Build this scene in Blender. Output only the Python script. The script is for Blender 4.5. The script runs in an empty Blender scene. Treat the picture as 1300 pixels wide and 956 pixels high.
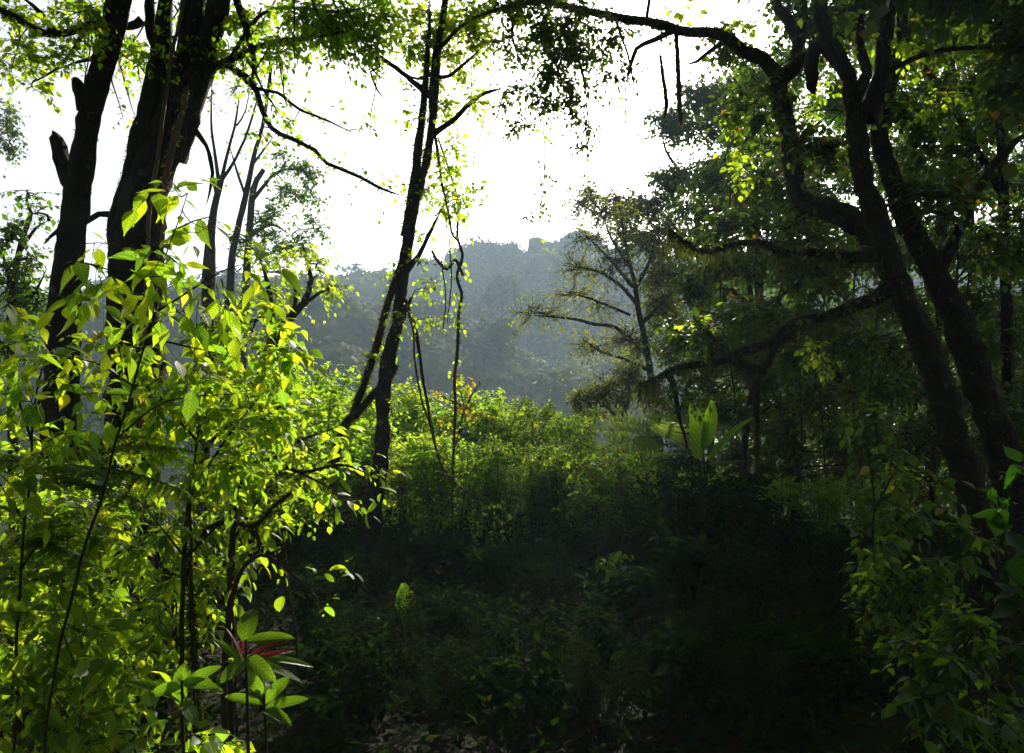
import bpy, math
import numpy as np
from mathutils import Vector
rng = np.random.default_rng(11)
SC = bpy.context.scene
COL = SC.collection
U = rng.uniform
N3 = lambda n: rng.normal(size=(n, 3))
R = math.radians

# ------------------------------------------------------------------ camera
EYE = np.array([0.0, 0.0, 1.6]); F = 1040.0; PITCH = math.atan(82 / F)
FW = np.array([0, math.cos(PITCH), math.sin(PITCH)]); UPV = np.array([0, -math.sin(PITCH), math.cos(PITCH)])
def P(x, y, d):
    return EYE + d * (FW + np.array([(x - 650) / F, 0, 0]) + UPV * (478 - y) / F)
cam = bpy.data.cameras.new('camera'); camo = bpy.data.objects.new('camera', cam); COL.objects.link(camo)
camo.location = EYE; camo.rotation_euler = (math.pi / 2 + PITCH, 0, 0)
cam.sensor_width = 36; cam.lens = 36 * F / 1300; cam.clip_end = 3000; cam.clip_start = 0.05
SC.camera = camo

# ------------------------------------------------------------------ light
SUN_AZ, SUN_EL = math.atan2(190, F), R(28.0)
w = bpy.data.worlds.new('World'); SC.world = w; w.use_nodes = True
nt = w.node_tree; nt.nodes.clear()
sky = nt.nodes.new('ShaderNodeTexSky'); sky.sky_type = 'NISHITA'; sky.sun_disc = False
sky.sun_elevation = SUN_EL; sky.sun_rotation = SUN_AZ; sky.dust_density = 8.0; sky.air_density = 1.3; sky.altitude = 900
hs = nt.nodes.new('ShaderNodeHueSaturation'); hs.inputs['Saturation'].default_value = 0.25
bg = nt.nodes.new('ShaderNodeBackground'); bg.inputs['Strength'].default_value = 0.10
ow = nt.nodes.new('ShaderNodeOutputWorld')
nt.links.new(sky.outputs[0], hs.inputs['Color']); nt.links.new(hs.outputs[0], bg.inputs[0]); nt.links.new(bg.outputs[0], ow.inputs[0])
sd = np.array([math.sin(SUN_AZ) * math.cos(SUN_EL), math.cos(SUN_AZ) * math.cos(SUN_EL), math.sin(SUN_EL)])
sl = bpy.data.lights.new('sun', 'SUN'); sl.energy = 5.0; sl.angle = R(0.6); sl.color = (1.0, 0.93, 0.80)
so = bpy.data.objects.new('sun', sl); COL.objects.link(so); so.location = (0, 0, 60)
so.rotation_euler = Vector(-sd).to_track_quat('-Z', 'Y').to_euler()

# ------------------------------------------------------------------ materials
def mat(name):
    m = bpy.data.materials.new(name); m.use_nodes = True; m.node_tree.nodes.clear(); return m, m.node_tree
def ramp(nt, stops):
    r = nt.nodes.new('ShaderNodeValToRGB'); e = r.color_ramp.elements
    while len(e) > 1: e.remove(e[-1])
    e[0].position = stops[0][0]; e[0].color = (*stops[0][1], 1)
    for p, c in stops[1:]:
        k = e.new(p); k.color = (*c, 1)
    return r
def leaf_mat(name, cols, trans=0.5, gain=2.6, rough=0.42, odd=None, veins=False, tgreen=(1.2, 1.0, 0.26), spec=0.35, ns=1.3, nv=.28):
    m, nt = mat(name); L = nt.links.new
    geo = nt.nodes.new('ShaderNodeNewGeometry')
    st = [(i / (len(cols) - 1) * (0.965 if odd else 1.0), c) for i, c in enumerate(cols)]
    if odd: st += [(0.972, odd), (1.0, odd)]
    r = ramp(nt, st); L(geo.outputs['Random Per Island'], r.inputs[0])
    no = nt.nodes.new('ShaderNodeTexNoise'); no.inputs['Scale'].default_value = ns
    tc = nt.nodes.new('ShaderNodeTexCoord'); L(tc.outputs['Object'], no.inputs['Vector'])
    mr = nt.nodes.new('ShaderNodeMapRange'); mr.inputs['From Min'].default_value = .3; mr.inputs['From Max'].default_value = .7
    mr.inputs['To Min'].default_value = 1 - nv; mr.inputs['To Max'].default_value = 1 + nv; L(no.outputs[0], mr.inputs['Value'])
    mx = nt.nodes.new('ShaderNodeVectorMath'); mx.operation = 'SCALE'; L(r.outputs[0], mx.inputs[0]); L(mr.outputs[0], mx.inputs['Scale'])
    col = mx.outputs[0]; bumpn = None
    if veins:
        uv = nt.nodes.new('ShaderNodeUVMap'); sx = nt.nodes.new('ShaderNodeSeparateXYZ'); L(uv.outputs[0], sx.inputs[0])
        ab = nt.nodes.new('ShaderNodeMath'); ab.operation = 'ABSOLUTE'; L(sx.outputs[1], ab.inputs[0])
        a2 = nt.nodes.new('ShaderNodeMath'); a2.operation = 'MULTIPLY_ADD'; L(ab.outputs[0], a2.inputs[0]); a2.inputs[1].default_value = -0.28; L(sx.outputs[0], a2.inputs[2])
        a3 = nt.nodes.new('ShaderNodeMath'); a3.operation = 'MULTIPLY'; L(a2.outputs[0], a3.inputs[0]); a3.inputs[1].default_value = 52
        sn = nt.nodes.new('ShaderNodeMath'); sn.operation = 'SINE'; L(a3.outputs[0], sn.inputs[0])
        m1 = nt.nodes.new('ShaderNodeMapRange'); L(sn.outputs[0], m1.inputs['Value']); m1.inputs['From Min'].default_value = .72; m1.inputs['From Max'].default_value = 1
        m1.inputs['To Min'].default_value = 1.0; m1.inputs['To Max'].default_value = .42
        m2 = nt.nodes.new('ShaderNodeMapRange'); L(ab.outputs[0], m2.inputs['Value']); m2.inputs['From Min'].default_value = .03; m2.inputs['From Max'].default_value = .09
        m2.inputs['To Min'].default_value = 1.35; m2.inputs['To Max'].default_value = 1.0
        mm = nt.nodes.new('ShaderNodeMath'); mm.operation = 'MULTIPLY'; L(m1.outputs[0], mm.inputs[0]); L(m2.outputs[0], mm.inputs[1])
        mx2 = nt.nodes.new('ShaderNodeVectorMath'); mx2.operation = 'SCALE'; L(col, mx2.inputs[0]); L(mm.outputs[0], mx2.inputs['Scale']); col = mx2.outputs[0]
        bumpn = nt.nodes.new('ShaderNodeBump'); bumpn.inputs['Strength'].default_value = .35; bumpn.inputs['Distance'].default_value = .004; L(mm.outputs[0], bumpn.inputs['Height'])
    pb = nt.nodes.new('ShaderNodeBsdfPrincipled'); L(col, pb.inputs['Base Color']); pb.inputs['Roughness'].default_value = rough
    pb.inputs['Specular IOR Level'].default_value = spec
    tm = nt.nodes.new('ShaderNodeVectorMath'); tm.operation = 'MULTIPLY'; L(col, tm.inputs[0]); tm.inputs[1].default_value = tuple(gain * t for t in tgreen)
    tr = nt.nodes.new('ShaderNodeBsdfTranslucent'); L(tm.outputs[0], tr.inputs['Color'])
    if bumpn: L(bumpn.outputs[0], pb.inputs['Normal'])
    ms = nt.nodes.new('ShaderNodeMixShader'); ms.inputs[0].default_value = trans
    L(pb.outputs[0], ms.inputs[1]); L(tr.outputs[0], ms.inputs[2])
    o = nt.nodes.new('ShaderNodeOutputMaterial'); L(ms.outputs[0], o.inputs[0]); return m
def bark_mat(name, c1, c2, moss=None, scale=9.0, mossamt=.5):
    m, nt = mat(name); L = nt.links.new
    tc = nt.nodes.new('ShaderNodeTexCoord'); mp = nt.nodes.new('ShaderNodeMapping'); mp.inputs['Scale'].default_value = (1, 1, .3)
    L(tc.outputs['Object'], mp.inputs[0])
    n = nt.nodes.new('ShaderNodeTexNoise'); n.inputs['Scale'].default_value = scale * 2; n.inputs['Detail'].default_value = 8; n.inputs['Roughness'].default_value = .7; L(mp.outputs[0], n.inputs['Vector'])
    r = ramp(nt, [(.35, c1), (.65, c2)]); L(n.outputs[0], r.inputs[0]); col = r.outputs[0]
    if moss:
        n2 = nt.nodes.new('ShaderNodeTexNoise'); n2.inputs['Scale'].default_value = 3.5; n2.inputs['Detail'].default_value = 6; L(tc.outputs['Object'], n2.inputs['Vector'])
        r2 = ramp(nt, [(.62 - .3 * mossamt, (0, 0, 0)), (.72 - .3 * mossamt, (1, 1, 1))]); L(n2.outputs[0], r2.inputs[0])
        mx = nt.nodes.new('ShaderNodeMix'); mx.data_type = 'RGBA'; L(r2.outputs[0], mx.inputs['Factor']); L(col, mx.inputs['A']); mx.inputs['B'].default_value = (*moss, 1); col = mx.outputs['Result']
    n3 = nt.nodes.new('ShaderNodeTexNoise'); n3.inputs['Scale'].default_value = 7; n3.inputs['Detail'].default_value = 9; n3.inputs['Roughness'].default_value = .75; L(tc.outputs['Object'], n3.inputs['Vector'])
    r3 = ramp(nt, [(.60, (0, 0, 0)), (.64, (1, 1, 1))]); L(n3.outputs[0], r3.inputs[0])
    m3 = nt.nodes.new('ShaderNodeMix'); m3.data_type = 'RGBA'; L(r3.outputs[0], m3.inputs['Factor']); L(col, m3.inputs['A']); m3.inputs['B'].default_value = tuple(min(.3, 3.2 * v + .02) for v in c2) + (1,); col = m3.outputs['Result']
    b = nt.nodes.new('ShaderNodeBump'); b.inputs['Strength'].default_value = 1; b.inputs['Distance'].default_value = .05; L(n.outputs[0], b.inputs['Height'])
    pb = nt.nodes.new('ShaderNodeBsdfPrincipled'); L(col, pb.inputs['Base Color']); pb.inputs['Roughness'].default_value = .9; pb.inputs['Specular IOR Level'].default_value = .15; L(b.outputs[0], pb.inputs['Normal'])
    o = nt.nodes.new('ShaderNodeOutputMaterial'); L(pb.outputs[0], o.inputs[0]); return m
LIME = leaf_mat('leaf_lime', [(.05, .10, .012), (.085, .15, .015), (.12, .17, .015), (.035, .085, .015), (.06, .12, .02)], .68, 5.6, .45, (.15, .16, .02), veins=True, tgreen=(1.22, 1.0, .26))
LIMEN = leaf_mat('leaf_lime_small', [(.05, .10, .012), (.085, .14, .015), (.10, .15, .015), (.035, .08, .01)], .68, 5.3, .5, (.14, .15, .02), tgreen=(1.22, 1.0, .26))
MID = leaf_mat('leaf_mid', [(.018, .054, .006), (.035, .084, .008), (.055, .10, .009)], .55, 3.8, .45, (.08, .09, .02), spec=.25, tgreen=(1.1, 1.0, .28))
THICK = leaf_mat('leaf_thicket', [(.04, .09, .012), (.065, .125, .014), (.085, .14, .016)], .7, 5.6, .5, (.12, .12, .02))
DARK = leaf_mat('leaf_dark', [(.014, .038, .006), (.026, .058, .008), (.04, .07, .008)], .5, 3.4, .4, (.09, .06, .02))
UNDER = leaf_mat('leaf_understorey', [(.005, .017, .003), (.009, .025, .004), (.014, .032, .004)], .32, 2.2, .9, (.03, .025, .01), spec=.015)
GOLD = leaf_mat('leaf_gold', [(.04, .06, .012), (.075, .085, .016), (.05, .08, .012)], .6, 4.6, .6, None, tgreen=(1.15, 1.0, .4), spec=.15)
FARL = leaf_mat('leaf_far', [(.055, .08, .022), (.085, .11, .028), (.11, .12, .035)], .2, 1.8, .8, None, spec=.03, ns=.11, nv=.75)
BIG = leaf_mat('leaf_big', [(.055, .13, .012), (.07, .15, .014)], .6, 3.4, .4, veins=True)
RED = leaf_mat('leaf_red', [(.14, .015, .02), (.2, .03, .03)], .4, 1.8, .3, veins=True, tgreen=(1.3, .6, .6))
FERN = leaf_mat('leaf_fern', [(.06, .12, .015), (.085, .15, .018)], .55, 3.4, .5)
MOSS = leaf_mat('moss', [(.032, .042, .007), (.055, .062, .009), (.022, .028, .006)], .5, 2.6, .8, spec=.05, tgreen=(1.08, 1.0, .35))
FRED = leaf_mat('flower_red', [(.16, .03, .015), (.25, .07, .02)], .5, 1.0, .5, tgreen=(1.2, .6, .5))
BARK = bark_mat('bark_mossy', (.010, .008, .005), (.032, .024, .016), (.022, .026, .007), 9, .45)
BARKG = bark_mat('bark_grey', (.035, .03, .024), (.11, .095, .08), (.04, .045, .015), 9, .3)
TWIG = bark_mat('twig', (.03, .022, .014), (.08, .06, .035), None, 14)
VINE = bark_mat('vine_bark', (.12, .075, .04), (.24, .17, .10), None, 20)
STEM = bark_mat('green_stem', (.02, .028, .008), (.05, .06, .014), None, 20)

# ------------------------------------------------------------------ mesh buffers
def unit(v): return v / (np.linalg.norm(v, axis=-1, keepdims=True) + 1e-9)
def make_mesh(name, V, loops, starts, totals, uv=None, smooth=True):
    me = bpy.data.meshes.new(name)
    me.vertices.add(len(V)); me.vertices.foreach_set('co', np.ascontiguousarray(V, dtype=np.float32).ravel())
    me.loops.add(len(loops)); me.loops.foreach_set('vertex_index', np.ascontiguousarray(loops, dtype=np.int32))
    me.polygons.add(len(starts)); me.polygons.foreach_set('loop_start', np.ascontiguousarray(starts, dtype=np.int32))
    me.polygons.foreach_set('loop_total', np.ascontiguousarray(totals, dtype=np.int32))
    me.update(calc_edges=True)
    if smooth: me.polygons.foreach_set('use_smooth', np.ones(len(starts), dtype=bool))
    if uv is not None:
        l = me.uv_layers.new(name='UVMap'); l.data.foreach_set('uv', np.ascontiguousarray(uv[loops], dtype=np.float32).ravel())
    me.validate(); return me
class Faces:
    """collects V, polygon lists of mixed size"""
    def __init__(s): s.V = []; s.L = []; s.T = []; s.uv = []; s.n = 0
    def add(s, V, faces, uv=None):          # faces: list of arrays [M,k]
        s.V.append(V)
        for f in faces:
            s.L.append((f + s.n).ravel()); s.T.append(np.full(len(f), f.shape[1]))
        s.uv.append(uv if uv is not None else np.zeros((len(V), 2))); s.n += len(V)
    def build(s, name, m, root=None, base=None, smooth=True):
        if not s.V: return None
        V = np.concatenate(s.V); L = np.concatenate(s.L); T = np.concatenate(s.T)
        if base is not None: V = V - np.asarray(base)
        st = np.concatenate([[0], np.cumsum(T)[:-1]])
        me = make_mesh(name, V, L, st, T, np.concatenate(s.uv), smooth)
        me.materials.append(m); o = bpy.data.objects.new(name, me); COL.objects.link(o)
        if root: o.parent = root
        elif base is not None: o.location = base
        return o
# leaf templates: rows (u, halfwidth)
def template(rows):
    V = [(0, 0)]; faces3 = []; faces4 = []; idx = []
    for u, wd in rows:
        b = len(V); V += [(u, -wd), (u, 0), (u, wd)]; idx.append((b, b + 1, b + 2))
    V.append((1, 0)); t = len(V) - 1
    a = idx[0]; faces3 += [(0, a[1], a[0]), (0, a[2], a[1])]
    for a, b in zip(idx, idx[1:]): faces4 += [(a[0], a[1], b[1], b[0]), (a[1], a[2], b[2], b[1])]
    a = idx[-1]; faces3 += [(a[0], a[1], t), (a[1], a[2], t)]
    return np.array(V, float), np.array(faces3), (np.array(faces4) if faces4 else None)
TPL = {
    'broad': template([(.07, .32), (.24, .88), (.42, 1.0), (.66, .62), (.86, .17)]),
    'oval': template([(.08, .42), (.25, .86), (.5, 1.0), (.74, .84), (.92, .42)]),
    'mid': template([(.22, .85), (.6, .9)]),
    'low': template([(.42, 1.0)]),
    'needle': template([(.4, 1.0)]),
    'far': (np.array([(0, 0), (.42, -1), (1, 0), (.48, 1)], float), None, np.array([(0, 1, 2, 3)])),
}
def add_leaves(fb, pos, d, nrm, L, W, kind='mid', curl=.25, fold=.25):
    n = len(pos)
    if n == 0: return
    d = unit(d); side = unit(np.cross(nrm, d)); nn = np.cross(d, side)
    uvw, f3, f4 = TPL[kind]; m = len(uvw)
    L = np.broadcast_to(L, (n,)).astype(float); W = np.broadcast_to(W, (n,)).astype(float)
    u = uvw[:, 0][None, :]; v = uvw[:, 1][None, :]
    cu = curl * U(.3, 1.7, (n, 1)); fo = fold * U(.2, 1.6, (n, 1)); tw = U(-.35, .35, (n, 1)) * u
    w_ = -cu * u * u * L[:, None] + fo * np.abs(v) * W[:, None] + tw * v * W[:, None]
    V = pos[:, None, :] + d[:, None, :] * (u * L[:, None] * (1 - .12 * cu * u))[..., None] + side[:, None, :] * (v * W[:, None])[..., None] + nn[:, None, :] * w_[..., None]
    off = (np.arange(n) * m)[:, None, None]
    fs = []
    if f3 is not None: fs.append((f3[None] + off).reshape(-1, 3))
    if f4 is not None: fs.append((f4[None] + off).reshape(-1, 4))
    fb.add(V.reshape(-1, 3), fs, np.tile(uvw, (n, 1)))
def add_tubes(fb, paths, radii, sides=5, rough=0.0):
    paths = np.asarray(paths, float); n, k, _ = paths.shape
    radii = np.broadcast_to(radii, (n, k)) if np.ndim(radii) < 2 else radii
    t = np.empty_like(paths); t[:, 1:-1] = paths[:, 2:] - paths[:, :-2]; t[:, 0] = paths[:, 1] - paths[:, 0]; t[:, -1] = paths[:, -1] - paths[:, -2]
    t = unit(t); tot = unit(paths[:, -1] - paths[:, 0])
    ref = np.zeros_like(tot); ref[np.arange(n), np.argmin(np.abs(tot), axis=1)] = 1
    s1 = unit(np.cross(t, ref[:, None, :])); s2 = np.cross(t, s1)
    a = np.arange(sides) * 2 * math.pi / sides
    rr = radii[:, :, None] * np.ones((1, 1, sides))
    if rough:
        ln = np.cumsum(np.concatenate([np.zeros((n, 1)), np.linalg.norm(np.diff(paths, axis=1), axis=2)], 1), 1)[:, :, None]
        q = 0
        for j in range(9):
            fa = int(rng.integers(1, 6)); fl = U(1.5, 16); q = q + np.sin(fa * a[None, None, :] + fl * ln / (1) + U(0, 6.28)) * np.sin(fl * .7 * ln + U(0, 6)) / 2.2
        rr = rr * (1 + rough * q + rough * .5 * rng.normal(size=rr.shape))
    V = paths[:, :, None, :] + rr[..., None] * (np.cos(a)[None, None, :, None] * s1[:, :, None, :] + np.sin(a)[None, None, :, None] * s2[:, :, None, :])
    i = np.arange(k - 1)[:, None] * sides; j = np.arange(sides)[None, :]; j2 = (j + 1) % sides
    q = np.stack([i + j, i + j2, i + sides + j2, i + sides + j], -1).reshape(-1, 4)
    off = (np.arange(n) * k * sides)[:, None, None]
    fs = [(q[None] + off).reshape(-1, 4)]
    if sides >= 5:
        fs.append(((k - 1) * sides + np.arange(sides))[None, :] + off[:, 0])
    fb.add(V.reshape(-1, 3), fs)
def smooth_path(pts, step):
    pts = np.asarray(pts, float); out = []
    q = np.vstack([2 * pts[0] - pts[1], pts, 2 * pts[-1] - pts[-2]])
    for i in range(1, len(q) - 2):
        n = max(2, int(np.linalg.norm(q[i + 1, :3] - q[i, :3]) / step))
        t = np.linspace(0, 1, n, endpoint=False)[:, None]
        out.append(.5 * (2 * q[i] + (q[i + 1] - q[i - 1]) * t + (2 * q[i - 1] - 5 * q[i] + 4 * q[i + 1] - q[i + 2]) * t ** 2 + (3 * q[i] - q[i - 1] - 3 * q[i + 1] + q[i + 2]) * t ** 3))
    return np.vstack(out + [pts[-1:]])
def wpath(pts, r, jit=0.0, step=.08):
    """pts world [n,3], r [n] -> smoothed, slightly jittered path with radii"""
    q = smooth_path(np.column_stack([pts, r]), step)
    if jit:
        k = len(q); s = sum(np.sin(np.linspace(0, 1, k)[:, None] * f + U(0, 6.3, (1, 3))) / f ** .6 for f in (9, 17, 31, 53))
        e = np.minimum(1, np.minimum(np.arange(k), np.arange(k)[::-1]) / 4)[:, None]
        q[:, :3] += jit * s * e
    q[:, 3] = np.maximum(q[:, 3], .0015)
    return q
def limb(fb, pts, r, sides=12, rough=.08, jit=.0, step=.08):
    q = wpath(pts, r, jit, step); add_tubes(fb, q[None, :, :3], q[None, :, 3], sides, rough); return q
def sprigs(tb, lb, P0, D, L, r, nl, lL, lW, kind='mid', droop=.35, spread=.9, pair=True, curl=.25, wood=True, lift=.0, fold=.25):
    """n little leafy twigs, vectorised"""
    n = len(P0)
    if n == 0: return
    D = unit(D); K = 5; L = np.broadcast_to(L, (n,)) * U(.7, 1.3, n)
    t = np.linspace(0, 1, K)
    bend = N3(n) * .22; bend[:, 2] -= droop
    paths = P0[:, None, :] + D[:, None, :] * (t[None, :, None] * L[:, None, None]) + bend[:, None, :] * ((t ** 2)[None, :, None] * L[:, None, None])
    if wood: add_tubes(tb, paths, (r * (1 - .75 * t))[None, :] * np.ones((n, 1)), 3)
    tl = np.linspace(.12, 1.0, nl)[None, :] + U(-.05, .05, (n, nl)); tl = np.clip(tl, 0.02, 1)
    pos = P0[:, None, :] + D[:, None, :] * (tl * L[:, None])[..., None] + bend[:, None, :] * (tl ** 2 * L[:, None])[..., None]
    tan = unit(D[:, None, :] + 2 * bend[:, None, :] * tl[..., None])
    up = np.zeros((n, nl, 3)); up[..., 2] = 1; up = up + N3(n * nl).reshape(n, nl, 3) * .25
    side = unit(np.cross(tan, up)); sg = np.where(np.arange(nl) % 2 == 0, 1, -1)[None, :, None] * np.where(U(size=(n, 1, 1)) > .5, 1, -1)
    end = (np.arange(nl) == nl - 1)[None, :, None]
    d = tan * np.where(end, 1, U(.25, .9, (n, nl, 1))) + side * sg * np.where(end, .15, spread) + N3(n * nl).reshape(n, nl, 3) * .22
    d[..., 2] += lift - .25
    nr = N3(n * nl).reshape(n, nl, 3) * .42; nr[..., 2] += 1
    ll = lL * U(.35, 1.3, (n, nl)) * (1 - .25 * np.abs(tl - .6))
    d = unit(d).reshape(-1, 3)
    add_leaves(lb, (pos.reshape(-1, 3) + d * lL * .08), d, nr.reshape(-1, 3), ll.ravel(), ll.ravel() * (lW / lL) * U(.8, 1.2, n * nl), kind, curl, fold)
def clump(tb, lb, attach, c, rad, ns, sL, nl, lL, lW, kind='mid', rl=.02, droop=.3, nb=None, wood=True, hang=0.0, curl=.25, shell=.0, lift=.0):
    c = np.asarray(c, float); rad = np.broadcast_to(rad, (3,)).astype(float)
    if attach is not None:
        attach = np.asarray(attach, float); m1 = (attach * .6 + c * .4) + rng.normal(size=3) * .08 * np.linalg.norm(c - attach); m1[2] += .08 * np.linalg.norm(c - attach)
        limb(tb, [attach, m1, c], [rl, rl * .75, rl * .5], 6, .05, .0, max(.06, np.linalg.norm(c - attach) / 14))
    nb = nb or max(4, int(ns ** .5 * 1.3))
    e = unit(N3(nb)) * U(.35 + .4 * shell, 1, (nb, 1)) ** .6; E = c + e * rad
    K = 6; t = np.linspace(0, 1, K)[None, :, None]
    mid = N3(nb)[:, None, :] * (t * (1 - t)) * np.mean(rad) * .5
    bp = c + (E - c)[:, None, :] * t + mid
    if wood: add_tubes(tb, bp, (rl * .5 * (1 - .7 * np.linspace(0, 1, K)))[None, :] * np.ones((nb, 1)), 4)
    ib = rng.integers(0, nb, ns); tt = U(.25 + .3 * shell, 1, ns); f = tt * (K - 1); i0 = np.minimum(f.astype(int), K - 2); fr = (f - i0)[:, None]
    P0 = bp[ib, i0] * (1 - fr) + bp[ib, i0 + 1] * fr
    D = unit(E[ib] - c + rad.mean() * .05) * .6 + unit(N3(ns)) * .9; D[:, 2] -= hang
    sprigs(tb, lb, P0, D, sL, rl * .16 + .0012, nl, lL, lW, kind, droop, wood=wood, curl=curl, lift=lift)
def moss_on(fb, q, n, L=(.015, .05), W=.004, hang=0.0, bias=None, cl=0):
    """q = path with radii; tufts sticking out of the surface"""
    k = len(q); f = U(0, k - 1.001, n)
    if cl:
        cc = U(0, k - 1.001, cl); ic = rng.integers(0, cl, n); f = np.clip(cc[ic] + rng.normal(size=n) * U(.4, 2.2, cl)[ic], 0, k - 1.001); lf = (U(.25, 1.0, cl) ** 1.5)[ic]
    i = f.astype(int); fr = (f - i)[:, None]
    c = q[i] * (1 - fr) + q[i + 1] * fr; t = unit(q[i + 1, :3] - q[i, :3])
    o = N3(n)
    if bias is not None: o += np.asarray(bias)
    o = unit(o - (o * t).sum(1, keepdims=True) * t)
    p = c[:, :3] + o * c[:, 3:4] * .96; d = o + N3(n) * .5; d[:, 2] -= hang
    l = U(L[0], L[1], n) * (U(size=n) ** 1.0 + .3) * (lf if cl else 1); add_leaves(fb, p, d, N3(n), l, W * U(.6, 1.5, n), 'far' if L[1] < .1 else 'needle', .3)

# ------------------------------------------------------------------ things
def thing(name, label, cat, base, group=None):
    o = bpy.data.objects.new(name, None); COL.objects.link(o); o.location = base; o.empty_display_size = .2
    o['label'] = label; o['category'] = cat
    if group: o['group'] = group
    return o
def copy_tree(o, loc, rz, sc, label, group=None):
    c = o.copy(); COL.objects.link(c); c.location = loc; c.rotation_euler = (0, 0, rz); c.scale = (sc, sc, sc); c['label'] = label
    if group: c['group'] = group
    for ch in o.children:
        k = ch.copy(); COL.objects.link(k); k.parent = c
    return c

# ------------------------------------------------------------------ terrain
KA = np.array([[-500, 430], [0, 392], [250, 372], [380, 362], [460, 368], [540, 392], [600, 425], [680, 468], [760, 500], [900, 500], [1300, 470], [1900, 470]], float)
KB = np.array([[-500, 400], [0, 376], [250, 362], [400, 356], [480, 345], [540, 328], [620, 312], [700, 303], [760, 303], [850, 312], [1000, 325], [1300, 330], [1900, 335]], float)
def gz(x, y):
    x = np.asarray(x, float); y = np.asarray(y, float)
    ys = np.maximum(y, 1.0); px = np.clip(650 + F * x / ys, -500, 1900)
    hA = 1.6 + (560 - np.interp(px, KA[:, 0], KA[:, 1])) / F * 120 - 8
    hB = 1.6 + (560 - np.interp(px, KB[:, 0], KB[:, 1])) / F * 230 - 9
    kn = [-60, 0, 10, 30, 58, 72, 120, 150, 230, 290, 420]
    vals = [np.full_like(px, v) for v in (2, 0, -.15, -3.5, -13, -13)] + [hA, hA * .6 + hB * .4 - 14, hB, hB * .5 - 10, hB * 0 - 20]
    z = np.array(vals[0]) * np.ones_like(y)
    for i in range(len(kn) - 1):
        t = np.clip((y - kn[i]) / (kn[i + 1] - kn[i]), 0, 1); s = t * t * (3 - 2 * t)
        z = np.where(y >= kn[i], vals[i] * (1 - s) + vals[i + 1] * s, z)
    fade = np.clip(y / 40, 0, 1)
    z = z + fade * 1.6 * (np.sin(x * .08 + 1) * np.sin(y * .06) + .6 * np.sin(x * .19 + y * .13)) + .05 * np.sin(x * 1.3 + .7) * np.sin(y * 1.1) + .03 * np.sin(x * 3.1 + y * 2.3)
    return z
def gpt(x, y): return np.array([x, y, float(gz(x, y))])
def grid_sheet(name, xs, ys, m):
    X, Y = np.meshgrid(xs, ys); Z = gz(X, Y); nx, ny = len(xs), len(ys)
    Z = Z + np.where((Y < 30) & (np.abs(X) < 25), rng.normal(size=Z.shape) * .02, 0)
    V = np.stack([X, Y, Z], -1).reshape(-1, 3)
    i = np.arange(ny - 1)[:, None] * nx + np.arange(nx - 1)[None, :]
    f = np.stack([i, i + 1, i + nx + 1, i + nx], -1).reshape(-1, 4); fb = Faces(); fb.add(V, [f])
    o = fb.build(name, m); o['kind'] = 'structure'; return o
def soil():
    m, nt = mat('forest_soil'); L = nt.links.new
    tc = nt.nodes.new('ShaderNodeTexCoord'); n = nt.nodes.new('ShaderNodeTexNoise'); n.inputs['Scale'].default_value = 3; n.inputs['Detail'].default_value = 10; L(tc.outputs['Object'], n.inputs['Vector'])
    r = ramp(nt, [(.35, (.012, .010, .006)), (.55, (.028, .024, .012)), (.7, (.02, .03, .010))]); L(n.outputs[0], r.inputs[0])
    b = nt.nodes.new('ShaderNodeBump'); b.inputs['Distance'].default_value = .1; L(n.outputs[0], b.inputs['Height'])
    pb = nt.nodes.new('ShaderNodeBsdfPrincipled'); L(r.outputs[0], pb.inputs['Base Color']); pb.inputs['Roughness'].default_value = 1; pb.inputs['Specular IOR Level'].default_value = .1; L(b.outputs[0], pb.inputs['Normal'])
    o = nt.nodes.new('ShaderNodeOutputMaterial'); L(pb.outputs[0], o.inputs[0]); return m
SOIL = soil()
xs = np.concatenate([np.linspace(-330, -26, 60), np.arange(-25, 25.01, .3), np.linspace(26, 330, 60)])
ys = np.concatenate([np.linspace(-60, -11, 20), np.arange(-10, 30, .3), np.linspace(31, 420, 150)])
grid_sheet('ground', xs, ys, SOIL)

# haze
def haze():
    fb = Faces(); x0, x1, y0, y1, z0, z1 = -340, 340, -70, 430, -40, 66
    V = np.array([(x, y, z) for z in (z0, z1) for y in (y0, y1) for x in (x0, x1)], float)
    fb.add(V, [np.array([(0, 2, 3, 1), (4, 5, 7, 6), (0, 1, 5, 4), (2, 6, 7, 3), (0, 4, 6, 2), (1, 3, 7, 5)])])
    m, nt = mat('haze'); v = nt.nodes.new('ShaderNodeVolumePrincipled'); v.inputs['Color'].default_value = (.60, .80, 1, 1)
    v.inputs['Density'].default_value = HAZE; v.inputs['Anisotropy'].default_value = .36
    o = nt.nodes.new('ShaderNodeOutputMaterial'); nt.links.new(v.outputs[0], o.inputs['Volume'])
    ob = fb.build('haze', m, smooth=False); ob['kind'] = 'stuff'
HAZE = .0009
haze()

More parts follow.
